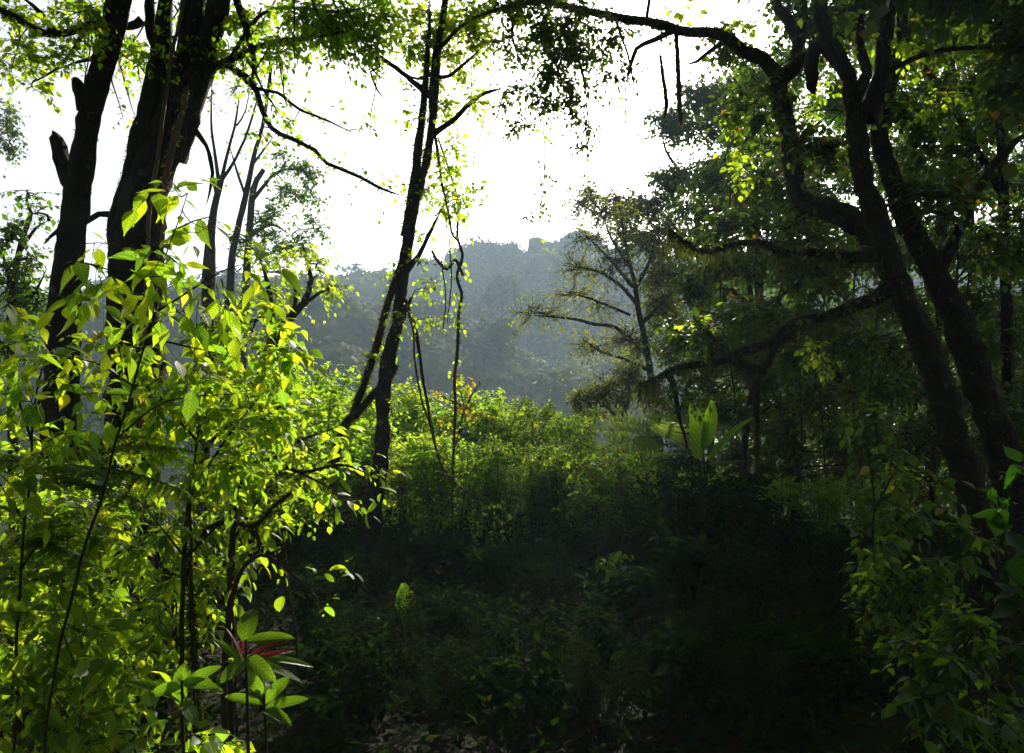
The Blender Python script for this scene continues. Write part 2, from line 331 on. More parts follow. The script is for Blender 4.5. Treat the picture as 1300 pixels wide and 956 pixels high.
# far wood on the hillside
def far_wood():
    fb = Faces(); cs = []
    for _ in range(60000):
        y = U(60, 262); x = U(-.75, .75) * y
        cs.append((x, y))
        if len(cs) >= 2200: break
    cs = np.array(cs); n = len(cs); z = gz(cs[:, 0], cs[:, 1])
    rad = U(2.4, 6.4, n) * (1 + .35 * (U(size=n) > .85)); hgt = rad * U(.7, 1.1, n); top = z + U(4.5, 9.5, n) + (U(size=n) > .93) * 2.5
    k = 240
    d = unit(N3(n * k)).reshape(n, k, 3); d[..., 2] = np.abs(d[..., 2]) * 1.15 - .25
    lump = 1 + .30 * np.sin(d[..., 0] * 5 + U(0, 6, (n, 1))) * np.sin(d[..., 1] * 6 + U(0, 6, (n, 1)))
    rr = 1 + (lump - 1) * .5; rr = rr * U(.84, 1.08, (n, k))
    pos = np.stack([cs[:, :1] + d[..., 0] * rad[:, None] * rr, cs[:, 1:] + d[..., 1] * rad[:, None] * rr, (top - hgt * .6)[:, None] + d[..., 2] * hgt[:, None] * rr], -1).reshape(-1, 3)
    dd = d.reshape(-1, 3)
    m = n * k; sz = np.repeat(rad, k) * U(.12, .24, m)
    nrm = unit(unit(dd) + N3(m) * .18); tg = N3(m); tg -= (tg * nrm).sum(1, keepdims=True) * nrm
    add_leaves(fb, pos, tg, nrm, sz, sz * .5, 'far')
    la = np.array([.985, .72, .4, .05, -.35]); lo = np.arange(10) * .6283; q = 0
    nz = (1 + .14 * np.sin(lo[None, None] * 3 + U(0, 6, (n, 1, 1))) * np.cos(la[None, :, None] * 4 + U(0, 6, (n, 1, 1)))) * .84
    cr = np.sqrt(1 - la ** 2)[None, :, None]
    V = np.stack([cs[:, 0, None, None] + cr * np.cos(lo) * rad[:, None, None] * nz, cs[:, 1, None, None] + cr * np.sin(lo) * rad[:, None, None] * nz, (top - hgt * .6)[:, None, None] + (la[None, :, None] * 1.1 - .2) * hgt[:, None, None] * .95 * nz], -1)
    i_ = np.arange(4)[:, None] * 10; j_ = np.arange(10)[None]; q4 = np.stack([i_ + j_, i_ + 10 + j_, i_ + 10 + (j_ + 1) % 10, i_ + (j_ + 1) % 10], -1).reshape(-1, 4)
    fb.add(V.reshape(-1, 3), [(q4[None] + (np.arange(n) * 50)[:, None, None]).reshape(-1, 4)])
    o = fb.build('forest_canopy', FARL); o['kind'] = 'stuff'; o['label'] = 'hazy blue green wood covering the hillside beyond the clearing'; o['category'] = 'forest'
    # bare pale stems among the crowns
far_wood()

def far_tree_proto():
    root = thing('hill_tree', 'x', 'tree', (0, 0, 0)); tb, lb = Faces(), Faces()
    limb(tb, [(0, 0, -3), (.2, .1, 4), (.1, 0, 9)], [.35, .25, .1], 7, .05, .0, .8)
    for i in range(9):
        a = U(0, 6.28); r = U(.5, 2.8); c = (r * math.cos(a), r * math.sin(a), U(7.5, 10.5) - r * .3)
        clump(tb, lb, (.15, 0, U(4.5, 7)), c, (1.5, 1.5, .8), 40, .6, 6, .38, .13, 'far', .08)
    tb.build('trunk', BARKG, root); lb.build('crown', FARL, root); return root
HT = [(392, 352, 118, .8, 'hazy broad crowned tree at the left end of the hill skyline'),
      (450, 335, 222, 1.5, 'pale hazy tree with a see-through crown on the skyline left of the forked trunk'),
      (577, 322, 225, 1.2, 'hazy round tree on the ridge top just right of the forked trunk'),
      (632, 306, 228, 1.4, 'tall hazy tree at the highest point of the ridge'),
      (688, 304, 228, 1.1, 'hazy tree on the ridge right of its highest tree'),
      (737, 318, 226, 1.3, 'hazy tree on the ridge beside the golden leaved tree'),
      (640, 352, 150, 1.3, 'rounded green tree standing proud in the middle of the hillside')]
hp = far_tree_proto()
for i, (x, y, d, s, lab) in enumerate(HT):
    p = P(x, y, d); loc = (p[0], p[1], p[2] - 10.5 * s)
    if i == 0: hp.location = loc; hp.scale = (s, s, s); hp['label'] = lab; hp['group'] = 'trees standing out on the hillside'
    else: copy_tree(hp, loc, U(0, 6), s, lab, 'trees standing out on the hillside')

# ------------------------------------------------------------------ trees by picture course, each at its own depth
def course(pts, d):
    """[(x,y,half_width_px[,ddepth])] -> world pts, radii"""
    W = []; rr = []
    for p in pts:
        dd = d + (p[3] if len(p) > 3 else 0); W.append(P(p[0], p[1], dd)); rr.append(p[2] / F * dd)
    return np.array(W), np.array(rr)
def down(W, rr, flare=1.25):
    b = W[0]; g = gpt(b[0], b[1]); 
    if b[2] > g[2] + .1:
        mid = (b + g) / 2; W = np.vstack([g - [0, 0, .15], mid, W]); rr = np.concatenate([[rr[0] * flare, rr[0] * 1.05], rr])
    return W, rr, g
class Tree:
    def __init__(s, name, label, d, trunk, bark=BARK, leaf=DARK, sides=14, rough=.09, jit=.01, group=None, cat='tree', lk='mid', step=.07, tk=1.0):
        s.d = d; s.tb, s.lb, s.mb = Faces(), Faces(), Faces(); s.q = []; s.bark = bark; s.leaf = leaf; s.lk = lk; s.jit = jit; s.sides = sides; s.rough = rough; s.step = step
        W, rr = course(trunk, d); rr = rr * tk; W, rr, s.base = down(W, rr); s.root = thing(name, label, cat, s.base, group)
        s.q.append(limb(s.tb, W, rr, sides, rough, jit, step))
    def arm(s, pts, sides=8, jit=None, d=0, rough=None):
        W, rr = course(pts, s.d + d); rr[-1] *= .2; q = limb(s.tb, W, rr, sides, s.rough * .7 if rough is None else rough, s.jit * .6 if jit is None else jit, s.step); s.q.append(q); return q
    def near(s, p):
        A = np.vstack([q[:, :3] for q in s.q]); return A[np.argmin(((A - p) ** 2).sum(1))]
    def leafs(s, x, y, rx, ry, ns, sL=.25, nl=6, lL=.07, lW=.025, dd=0, rz=None, kind=None, rl=.02, att=True, hang=0, droop=.3, shell=0, wood=True, lift=0.):
        d = s.d + dd; c = P(x, y, d); rx = rx / F * d; ry = ry / F * d
        clump(s.tb, s.lb, s.near(c) if att else None, c, (rx, rz or max(rx, ry) * .8, ry), ns, sL, nl, lL, lW, kind or s.lk, rl, droop, hang=hang, shell=shell, wood=wood, lift=lift)
    def along(s, q, n, sL=.2, nl=5, lL=.07, lW=.025, kind=None, droop=.3, a=0, b=1):
        k = len(q); i = rng.integers(int(a * (k - 1)), max(1, int(b * (k - 1))), n); D = N3(n); D[:, 2] += .2
        sprigs(s.tb, s.lb, q[i, :3], D, sL, .0025, nl, lL, lW, kind or s.lk, droop)
    def young(s, x, y, rx, ry, ns, lL=.07, dd=0):  # sunlit leaves: a brighter lime colour stands in for light on the foliage
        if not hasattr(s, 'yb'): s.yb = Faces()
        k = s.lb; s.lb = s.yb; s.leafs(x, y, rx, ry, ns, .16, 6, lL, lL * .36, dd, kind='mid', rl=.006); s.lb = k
    def moss(s, i, n, **k): moss_on(s.mb, s.q[i], n, **k)
    def done(s):
        s.tb.build('trunk', s.bark, s.root, s.base); 
        if s.lb.n: s.lb.build('crown', s.leaf, s.root, s.base)
        if hasattr(s, 'yb'): s.yb.build('lit_or_young_leaves', LIMEN, s.root, s.base)  # lime colour paints these leaves as sunlit
        if s.mb.n: s.mb.build('moss', MOSS, s.root, s.base)
        return s.root

# T1 left trunk with two broken stubs
t = Tree('mossy_tree', 'dark mossy trunk with two broken branch stubs at the left edge', 6.5,
         [(72, 640, 26), (80, 480, 25), (82, 400, 24), (88, 320, 21), (98, 235, 19), (110, 165, 17), (122, 110, 17), (138, 55, 17), (150, 0, 18), (162, -90, 16), (150, -260, 12)], leaf=LIMEN, tk=.8, jit=.025)
t.arm([(97, 232, 14), (84, 215, 11), (76, 200, 9), (71, 176, 7), (67, 166, 5)], 9, rough=.22)
t.arm([(110, 140, 12), (103, 120, 8), (97, 104, 7), (95, 98, 7)], 9, rough=.22)
q = t.arm([(140, 30, 8), (110, 34, 5.5), (75, 44, 5), (45, 38, 4.5), (20, 22, 4), (-10, 5, 3.5), (-60, -30, 3)])
t.moss(-1, 900, L=(.02, .06), hang=.4)
q2 = t.arm([(72, 44, 4), (50, 15, 3), (20, -10, 2.5)])
q3 = t.arm([(110, 36, 3), (85, 75, 2), (60, 95, 1.5), (35, 108, 1)], 5)
q4 = t.arm([(130, 75, 3), (100, 78, 2), (70, 90, 1.5)], 5)
for (x, y, rx, ry, n) in [(30, 20, 45, 25, 60), (15, 85, 35, 22, 55), (70, 70, 35, 18, 40), (100, 15, 40, 16, 50), (40, 110, 22, 8, 14), (120, 60, 16, 12, 14), (25, 50, 30, 18, 30)]:
    t.leafs(x, y, rx, ry, n, .16, 5, .055, .02, rl=.008, dd=U(-.4, .4))
for (x, y, n) in [(-120, -160, 150), (60, -190, 160), (200, -230, 160), (-250, -40, 150), (120, -420, 220), (-100, -500, 260), (350, -480, 240)]:
    t.leafs(x, y, 170, 110, n * 3, .4, 8, .10, .038, rl=.025, dd=U(-1.5, 1.5), kind='low')
t.moss(0, 5000, L=(.006, .022)); t.done()

# T2 big multi-stem
t = Tree('mossy_tree', 'thickest mossy trunk of the left side, splitting into three leaning stems', 7.2,
         [(165, 700, 44), (168, 560, 42), (172, 430, 40), (172, 330, 38), (180, 270, 35), (200, 205, 31), (222, 140, 27), (238, 70, 19), (244, 10, 18), (250, -100, 16), (240, -300, 12)], leaf=THICK, sides=18, rough=.13, tk=.78, jit=.025)
t.arm([(215, 200, 22), (232, 150, 20), (252, 95, 17), (268, 40, 14), (280, -10, 14), (300, -120, 12)], 12)
t.arm([(160, 320, 22), (150, 285, 13), (165, 235, 14), (180, 180, 16), (195, 120, 14), (204, 70, 12), (210, 20, 10), (212, -60, 9)], 12)
t.arm([(205, 45, 9), (200, 60, 7), (192, 45, 6), (190, 10, 6), (185, -50, 5)], 9)
t.arm([(236, 165, 9), (246, 168, 6), (251, 169, 3)], 7)
a = t.arm([(240, 110, 9), (262, 92, 6), (290, 77, 4.5), (325, 62, 4), (360, 52, 3.2), (400, 46, 2.4), (440, 40, 1.6)])
b = t.arm([(285, 80, 4), (320, 105, 3.8), (330, 130, 3.4), (345, 162, 3.2), (378, 180, 2.8), (400, 190, 2.6), (415, 207, 2.4), (450, 222, 2.2), (480, 238, 2), (512, 249, 1.6)])
c = t.arm([(296, 88, 2.8), (325, 112, 2.4), (352, 118, 2.2), (380, 138, 1.8), (420, 155, 1.5), (455, 172, 1.2)], 6)
e = t.arm([(180, 25, 6), (165, 34, 5), (135, 33, 4), (110, 32, 4), (95, 40, 3)])
f2 = t.arm([(300, 0, 5), (315, 45, 4), (322, 75, 3.4), (320, 105, 3)])
g = t.arm([(350, 50, 2), (355, 80, 1.6), (358, 110, 1.4)], 5)
h = t.arm([(290, 78, 3), (330, 20, 2.6), (380, 10, 2.2), (440, 15, 2), (500, -5, 1.5)], 6)
t.arm([(248, 165, 4), (262, 185, 2.6), (268, 205, 2.4), (268, 235, 2.2), (262, 260, 2)], 6)
t.arm([(150, 275, 5), (125, 272, 4), (105, 286, 3.4), (75, 292, 3), (55, 310, 2.6)], 7)
for (x, y, rx, ry, n) in [(280, 15, 40, 18, 55), (330, 30, 40, 22, 65), (385, 22, 40, 24, 90), (430, 35, 40, 22, 110), (470, 20, 30, 26, 90), (360, 60, 34, 16, 44), (300, 70, 26, 16, 34), (410, 20, 60, 22, 90), (470, 50, 26, 22, 50), (120, 20, 40, 22, 50), (160, 60, 24, 20, 30), (260, 50, 24, 20, 40), (180, 70, 18, 14, 10), (420, 60, 20, 10, 20),
                          (372, 155, 12, 9, 8), (455, 165, 10, 5, 3), (330, 165, 8, 8, 5)]:
    t.leafs(x, y, rx, ry, n, .17, 5, .062, .022, rl=.007, dd=U(-.5, .5))
t.along(b, 22, .2, 4, .05, .018); t.along(c, 18, .16, 4, .05, .018); t.along(a, 30, .2, 5, .055, .02)
for k_ in range(40):
    x0_, y0_ = U(90, 470), U(20, 110); dx_, dy_ = U(-60, 60), U(10, 60); q = t.arm([(x0_, y0_ - 30, 1.3), (x0_ + dx_ * .5, y0_ + dy_ * .3, .9), (x0_ + dx_, y0_ + dy_, .5)], 4, .02, d=U(-.6, .9)); t.along(q, 7, .1, 4, .05, .018)
for (x, y, n) in [(420, -130, 200), (600, -220, 200), (300, -320, 200), (520, -400, 220), (760, -380, 200)]:
    t.leafs(x, y, 170, 100, n * 3, .4, 8, .10, .038, rl=.025, dd=U(-1.5, 1.5), kind='low')
t.moss(0, 7000, L=(.006, .022)); t.moss(1, 3500, L=(.006, .022)); t.moss(2, 3000, L=(.006, .022)); t.moss(5, 1200, L=(.01, .04)); t.moss(6, 900, L=(.01, .03)); t.done()

# liana hanging down T2
def liana(label, d, pts, name='liana', m=VINE, moss=0, jit=.006, leaves=0, cat='vine', toground=False, group=None, leafm=LIMEN, lL=.06):
    W, rr = course(pts, d); base = W[-1].copy()
    if toground: g = gpt(W[-1][0], W[-1][1]); W = np.vstack([W, g]); rr = np.append(rr, rr[-1]); base = g
    root = thing(name, label, cat, base, group); tb = Faces(); q = limb(tb, W, rr, 7, .12, jit, .04); tb.build('stem', m, root, base)
    if moss: mb = Faces(); moss_on(mb, q, moss, L=(.01, .045), hang=.6); mb.build('moss', MOSS, root, base)
    if leaves:
        lb, tb2 = Faces(), Faces(); i = rng.integers(0, len(q), leaves); sprigs(tb2, lb, q[i, :3], N3(leaves), .12, .002, 4, lL, lL * .36, 'mid', .5); lb.build('foliage', leafm, root, base)
    return root
liana('bright sunlit liana hanging down the front of the thickest left trunk', 6.6, [(236, -40, 2.2), (231, 10, 2.2), (217, 75, 2.4), (209, 130, 2.6), (202, 190, 2.4), (194, 240, 2.6), (188, 300, 2.6), (183, 420, 2.4)], toground=True)
liana('mossy yellow strand running down the right face of the thickest left trunk', 6.7, [(238, 110, 2), (228, 150, 3), (220, 180, 4), (213, 215, 4), (209, 240, 3), (206, 330, 2)], moss=900, toground=True)

# slender grey saplings behind
def sapling(label, d, trunk, arms, clumps, bark=BARKG, leaf=MID, lL=.07, name='slender_tree', moss=0, lk='low', group=None, n_al=0):
    t = Tree(name, label, d, trunk, bark, leaf, 9, .06, .02, group, lk=lk, step=.15)
    for a in arms:
        q = t.arm(a, 6, .012)
        if n_al: t.along(q, n_al, .2, 4, lL, lL * .36)
    for cl in clumps:
        x, y, rx, ry, n = cl[:5]
        t.leafs(x, y, rx, ry, n, max(.2, lL * 3), 6, lL, lL * .38, rl=.02, dd=U(-1, 1) * d * .04)
    if moss: t.moss(0, moss, L=(.02, .08), W=.008)
    return t.done()
sapling('pale bare trunk standing behind the thickest left tree', 14, [(262, 440, 9), (264, 380, 8.5), (266, 330, 8), (270, 280, 5), (278, 240, 4), (282, 225, 3.5)],
        [[(279, 238, 3), (272, 190, 2), (268, 150, 1.4), (270, 90, 1)], [(280, 232, 3), (290, 190, 2), (300, 150, 1.6), (305, 110, 1)], [(282, 228, 2.6), (300, 200, 2), (320, 150, 1.5), (335, 90, 1)],
         [(275, 250, 2), (268, 215, 1.6), (262, 190, 1.2)], [(300, 160, 1.4), (312, 140, 1), (318, 100, .8)]], [(300, 110, 30, 20, 10), (270, 120, 14, 14, 6), (330, 90, 14, 14, 7)], n_al=3)
sapling('thin grey stem climbing left of the dark-crowned sapling', 16, [(288, 440, 6), (292, 360, 5), (296, 320, 4.5), (310, 260, 4), (322, 200, 3), (333, 160, 2.4), (345, 80, 2)],
        [[(312, 250, 2), (300, 215, 1.5), (290, 180, 1)], [(320, 210, 2), (335, 190, 1.4), (350, 170, 1)]], [(345, 80, 16, 16, 8), (310, 170, 14, 8, 4)], n_al=3)
sapling('dark grey sapling with a dense rounded crown beside the white sky', 20, [(310, 420, 5), (313, 350, 5), (316, 300, 4.5), (322, 240, 4), (335, 215, 3)],
        [[(316, 300, 3), (345, 285, 2), (370, 300, 1.5)], [(320, 255, 3), (350, 220, 2), (380, 215, 1.6), (400, 225, 1)], [(314, 330, 2), (290, 320, 1.5)]],
        [(385, 218, 22, 18, 90), (370, 245, 24, 14, 80), (350, 275, 30, 15, 90), (335, 300, 25, 14, 70), (375, 310, 25, 14, 80), (398, 290, 14, 16, 55), (395, 245, 16, 14, 50), (360, 200, 16, 10, 40), (305, 310, 18, 12, 30), (345, 320, 30, 10, 50)], leaf=MID, lL=.10, n_al=8)
sapling('small bright green tree with a crooked mossy trunk left of the clearing', 12, [(325, 560, 13), (330, 520, 12), (340, 470, 10), (350, 430, 9), (358, 412, 8)],
        [[(356, 415, 6), (385, 385, 4.5), (395, 355, 3), (388, 325, 2), (385, 312, 1.4)], [(352, 428, 6), (345, 395, 4), (340, 360, 3), (330, 330, 2)], [(385, 388, 3), (405, 372, 2), (425, 365, 1.2)], [(390, 360, 2), (408, 345, 1.6)], [(358, 412, 4), (372, 395, 3), (375, 370, 2), (370, 345, 1.5)], [(340, 400, 3), (310, 410, 2), (290, 395, 1.5)]],
        [(418, 362, 14, 9, 26), (402, 335, 14, 9, 24), (385, 318, 12, 8, 18), (350, 345, 18, 14, 28), (340, 375, 25, 14, 40), (330, 330, 18, 10, 26), (375, 372, 14, 10, 18), (300, 390, 25, 14, 26), (360, 445, 14, 14, 16), (320, 420, 20, 16, 20)], BARK, LIMEN, .085, 'crooked_tree', moss=1500)
# pale far-left cluster
sapling('hazy pale tree whose leaves show at the far left edge against white sky', 24, [(-60, 420, 8), (-55, 300, 7), (-30, 200, 5)], [[(-55, 260, 4), (-20, 190, 2.5), (8, 165, 1.5)]],
        [(8, 150, 20, 20, 80), (12, 180, 18, 16, 60), (-15, 130, 25, 25, 80), (-40, 200, 40, 40, 120)], BARKG, DARK, .12, 'hazy_tree')
sapling('small dark leaved tree low at the far left behind the broken-stub trunk', 9, [(20, 640, 8), (15, 420, 6), (22, 330, 4), (40, 270, 2.5)], [[(25, 320, 3), (45, 290, 2), (62, 280, 1.2)], [(18, 380, 3), (5, 330, 2), (-5, 290, 1.5)], [(20, 400, 3), (45, 370, 2), (60, 340, 1.5)]],
        [(35, 245, 18, 7, 9), (48, 270, 14, 12, 12), (12, 305, 22, 22, 50), (40, 330, 20, 18, 36), (10, 360, 28, 28, 80), (45, 385, 22, 22, 50), (15, 430, 35, 30, 90)], BARK, MID, .075, 'small_tree')

# T3 centre forked tree
t = Tree('forked_tree', 'tall forked mossy tree in the middle with vines against the white sky', 9.0,
         [(458, 715, 15), (470, 660, 14.5), (482, 600, 13.5), (488, 560, 12), (487, 510, 11.5), (492, 465, 11.5), (503, 420, 10), (509, 370, 9), (517, 310, 8.5), (526, 260, 8), (537, 215, 7.5), (546, 165, 6.5), (551, 110, 7), (556, 60, 5.5), (566, 0, 4.5), (572, -80, 4)], leaf=LIMEN, sides=14, rough=.15, jit=.03, tk=.78)
t.arm([(514, 300, 6), (523, 255, 6), (528, 215, 5.5), (533, 170, 5), (539, 115, 4.2), (544, 60, 3), (545, 0, 2)], 9)
t.arm([(500, 462, 7), (488, 488, 5.5), (468, 507, 5), (452, 526, 5), (440, 536, 5), (432, 552, 6), (424, 590, 6), (420, 640, 6)], 9, .01)
t.arm([(512, 330, 5), (502, 358, 4.5), (488, 400, 4), (478, 440, 4.5), (465, 480, 4.5), (452, 515, 4.5), (440, 540, 5)], 8, .012)
t.arm([(500, 430, 6), (514, 395, 4), (524, 375, 3)], 8)
bl = t.arm([(547, 122, 5), (530, 108, 3.6), (510, 92, 3), (490, 78, 3), (472, 66, 2.4), (455, 60, 2)], 7)
bl2 = t.arm([(475, 68, 2), (482, 85, 1.6), (470, 92, 1.5), (480, 115, 1.3), (490, 128, 1)], 5)
br = t.arm([(548, 172, 4.5), (568, 158, 3.4), (585, 142, 3.2), (600, 128, 3), (617, 118, 2.6), (640, 112, 2)], 7)
t.arm([(556, 98, 3), (572, 96, 2.6), (590, 80, 2.2), (605, 66, 2)], 6)
t.arm([(553, 90, 3), (530, 100, 2), (505, 88, 1.8)], 6)
t.arm([(560, 60, 3), (590, 30, 2.2), (620, 20, 1.8)], 6)
t.arm([(516, 345, 4), (535, 318, 3), (548, 290, 2.5), (560, 268, 2)], 6)
t.arm([(552, 170, 2), (558, 215, 2), (565, 250, 1.6), (575, 300, 1.4), (590, 310, 1.4)], 5, .02)
t.arm([(514, 380, 3), (528, 420, 2.4), (532, 455, 2.2), (540, 500, 2), (552, 560, 1.8), (565, 610, 1.6)], 5, .02)
for (x, y, rx, ry, n) in [(500, 20, 34, 20, 60), (545, 25, 34, 24, 75), (585, 30, 34, 24, 75), (555, 70, 34, 20, 55), (600, 60, 25, 18, 40), (520, 60, 22, 18, 30), (550, 112, 16, 14, 24), (575, 85, 20, 14, 24), (515, 115, 12, 8, 9), (600, 10, 50, 18, 80),
                          (575, 215, 22, 12, 20), (545, 240, 20, 14, 28), (575, 245, 24, 12, 28), (602, 232, 20, 9, 14), (560, 262, 28, 9, 24), (590, 255, 16, 8, 12), (488, 228, 8, 4, 4), (568, 200, 12, 14, 10), (575, 180, 16, 20, 22), (485, 85, 10, 8, 6),
                          (530, 50, 50, 26, 70), (600, 40, 44, 26, 80), (560, 140, 22, 22, 26), (600, 130, 24, 12, 22), (520, 150, 14, 20, 14), (465, 455, 18, 12, 9), (540, 365, 14, 22, 12), (548, 405, 12, 12, 8), (500, 345, 8, 20, 6), (532, 300, 8, 14, 7), (505, 400, 12, 20, 9), (488, 440, 12, 16, 8), (530, 330, 14, 14, 9), (520, 250, 10, 18, 10), (545, 190, 14, 16, 12), (470, 500, 12, 10, 6), (498, 520, 10, 24, 8)]:
    t.leafs(x, y, rx, ry, n, .16, 5, .062, .024, rl=.006, dd=U(-.3, .3))
for (x, y, n) in [(560, -80, 160), (640, -140, 160), (480, -110, 140)]:
    t.leafs(x, y, 90, 60, n, .3, 6, .09, .035, rl=.02, dd=U(-.8, .8))
t.moss(0, 9000, L=(.008, .03)); t.moss(1, 2500); t.moss(2, 2500, L=(.02, .06), hang=.4); t.moss(3, 2500, L=(.02, .05)); t.done()
# twisted grey vine-tree
liana('twisted pale grey vine trunk hanging in the gap right of the forked tree', 9.5, [(556, 175, 1.2), (570, 215, 1.4), (581, 255, 1.4), (581, 300, 1.6), (587, 325, 2), (580, 350, 1.9), (586, 375, 2.2), (582, 400, 2.2), (581, 440, 2.2), (577, 480, 2), (578, 520, 1.8), (575, 600, 1.7)], name='twisted_vine', m=BARKG, moss=900, jit=.006, leaves=34, toground=True)
liana('thin vine looping off the twisted vine towards the upper left', 9.4, [(548, 318, 1.6), (556, 332, 2), (568, 342, 2.2), (578, 330, 2.2), (588, 350, 2)], m=BARKG)
liana('long dark vine trailing from the forked trunk down into the thicket', 8.7, [(515, 385, 1.6), (524, 420, 1.2), (527, 460, 1.4), (535, 505, 1.2), (547, 545, 1.1), (560, 590, 1), (585, 620, 1), (620, 640, .9)], m=TWIG, leaves=10, moss=300)
for i, (x0, y0, x1, y1, lab) in enumerate([(628, 70, 600, 210, 'hair-thin vine hanging between the forked tree and the top foliage'), (598, 80, 590, 170, 'shortest hair-thin vine close to the forked tree crown'), (640, 120, 605, 205, 'hair-thin vine curving under the hanging dark foliage'),
                                          (478, 60, 470, 150, 'hair-thin vine hanging left of the forked tree crown'), (745, 130, 742, 230, 'hair-thin vine trailing below the hanging dark foliage'), (690, 150, 684, 290, 'longest hair-thin leafy vine dropping from the overhanging foliage'),
                                          (570, 300, 568, 410, 'fine straight vine beside the twisted grey vine'), (560, 330, 563, 420, 'fine vine left of the twisted grey vine with few leaves')]):
    liana(lab, 9.3, [(x0, y0, .8), ((x0 + x1) / 2 + 4, (y0 + y1) / 2 - 4, .8), (x1, y1, .7)], m=TWIG, jit=.01, leaves=7 if i > 3 else 2)

# T4 right tree with the long overhanging branch
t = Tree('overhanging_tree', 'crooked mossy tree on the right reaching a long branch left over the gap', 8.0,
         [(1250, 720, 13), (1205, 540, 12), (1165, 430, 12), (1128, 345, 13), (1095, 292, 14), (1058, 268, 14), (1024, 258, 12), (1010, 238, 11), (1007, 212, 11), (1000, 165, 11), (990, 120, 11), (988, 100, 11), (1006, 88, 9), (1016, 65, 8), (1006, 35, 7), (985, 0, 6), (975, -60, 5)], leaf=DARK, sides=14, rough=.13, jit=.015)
ov = t.arm([(990, 100, 10), (968, 76, 9), (945, 66, 8), (920, 48, 7), (900, 40, 6.5), (865, 38, 6), (838, 30, 5.5), (800, 25, 5), (760, 18, 4.5), (720, 8, 4), (690, 2, 3.6), (640, 10, 3), (600, 22, 2.4)], 10, .02)
t.arm([(860, 36, 5), (845, 44, 4), (828, 52, 3.4), (808, 62, 3), (800, 85, 2), (795, 110, 1.4)], 7)
t.arm([(925, 48, 4), (905, 62, 2.6), (885, 78, 2.2), (868, 82, 2)], 6)
t.arm([(1010, 70, 7), (1020, 30, 6), (1018, 0, 6), (1015, -50, 5)], 8)
t.arm([(700, 5, 3), (690, 40, 2.6), (705, 80, 2), (720, 120, 1.6)], 6)
t.arm([(740, 14, 3), (728, 50, 2.4), (740, 95, 2), (745, 130, 1.5)], 6)
t.arm([(660, 8, 3), (650, 40, 2.2), (660, 80, 1.6)], 6)
t.arm([(780, 20, 2.4), (790, 50, 1.6), (800, 80, 1.4), (806, 120, 1)], 5)
for (x, y, rx, ry, n) in [(640, 15, 36, 20, 100), (690, 20, 38, 24, 140), (740, 25, 34, 24, 120), (700, 60, 34, 26, 150), (660, 55, 30, 20, 90), (740, 70, 28, 22, 100), (705, 100, 28, 22, 110), (680, 120, 24, 14, 60), (735, 115, 22, 18, 60),
                          (715, 140, 18, 14, 36), (740, 160, 18, 16, 36), (745, 190, 12, 14, 18), (650, 120, 20, 12, 36), (655, 155, 14, 10, 14), (668, 165, 10, 8, 10), (785, 45, 24, 22, 60), (790, 85, 18, 18, 26), (830, 40, 18, 14, 22), (770, 100, 16, 14, 22), (688, 220, 7, 14, 8), (690, 250, 8, 14, 8), (676, 275, 5, 12, 5), (684, 200, 6, 8, 4), (735, 45, 50, 30, 130), (670, 5, 60, 12, 100)]:
    t.leafs(x, y, rx * 1.1, ry * 1.1, int(n * .72), .16, 6, .05, .019, rl=.005, dd=U(-.5, .5))
for (x, y, rx, ry, n) in [(720, -90, 110, 60, 260), (850, -150, 120, 70, 260), (1000, -120, 120, 70, 260), (620, -170, 110, 60, 220), (960, -260, 160, 90, 300)]:
    t.leafs(x, y, rx, ry, n, .3, 7, .11, .045, rl=.02, dd=U(-.9, .9), kind='low')
for (x, y, rx, ry, n) in [(925, 165, 24, 14, 16), (945, 190, 20, 14, 12), (950, 30, 20, 14, 10), (940, 230, 24, 14, 12), (1030, 130, 16, 10, 8), (870, 15, 14, 8, 8), (1045, 115, 10, 10, 6), (975, 300, 26, 14, 10)]: t.young(x, y, rx, ry, n)
t.moss(0, 7000, L=(.015, .06)); t.moss(1, 5000, L=(.01, .045), hang=.5); t.done()
liana('mossy hanging root dangling from the long overhanging branch', 8.0, [(858, 38, 2.6), (860, 70, 3), (862, 110, 3.4), (863, 140, 3), (865, 158, 1.4)], m=BARK, moss=500, jit=.008, name='hanging_root')
liana('short mossy hanging root beside the longer one under the overhanging branch', 8.1, [(838, 70, 1.4), (842, 100, 2.4), (846, 130, 2.6), (843, 150, 1.2)], m=BARK, moss=400, jit=.008, name='hanging_root')
liana('string of small paired leaves hanging below the overhanging branch', 7.8, [(792, 95, .8), (795, 125, .8), (793, 160, .7)], name='leafy_vine', m=TWIG, leaves=14, leafm=LIMEN, lL=.035)

# T5 large right tree, two trunks
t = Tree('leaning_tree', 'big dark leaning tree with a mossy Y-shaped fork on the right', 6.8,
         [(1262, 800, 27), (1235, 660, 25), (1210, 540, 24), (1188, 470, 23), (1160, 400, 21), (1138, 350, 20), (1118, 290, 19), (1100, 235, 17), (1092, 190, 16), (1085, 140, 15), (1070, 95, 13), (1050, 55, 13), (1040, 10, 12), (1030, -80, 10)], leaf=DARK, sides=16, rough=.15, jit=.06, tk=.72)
t.arm([(1098, 150, 14), (1112, 118, 11), (1122, 70, 9), (1128, 20, 8), (1130, -60, 7)], 10)
t.arm([(1082, 130, 9), (1100, 95, 7), (1090, 50, 6), (1098, 0, 6)], 8)
t.arm([(1068, 85, 8), (1045, 60, 9), (1032, 75, 9), (1030, 110, 7), (1034, 120, 3)], 8)
mb_ = t.arm([(1140, 352, 12), (1112, 378, 9), (1085, 386, 8), (1050, 400, 6.4), (1010, 414, 6), (975, 438, 5.6), (940, 446, 6), (900, 460, 5), (860, 466, 4.6), (835, 480, 4), (812, 488, 3)], 10, .05)
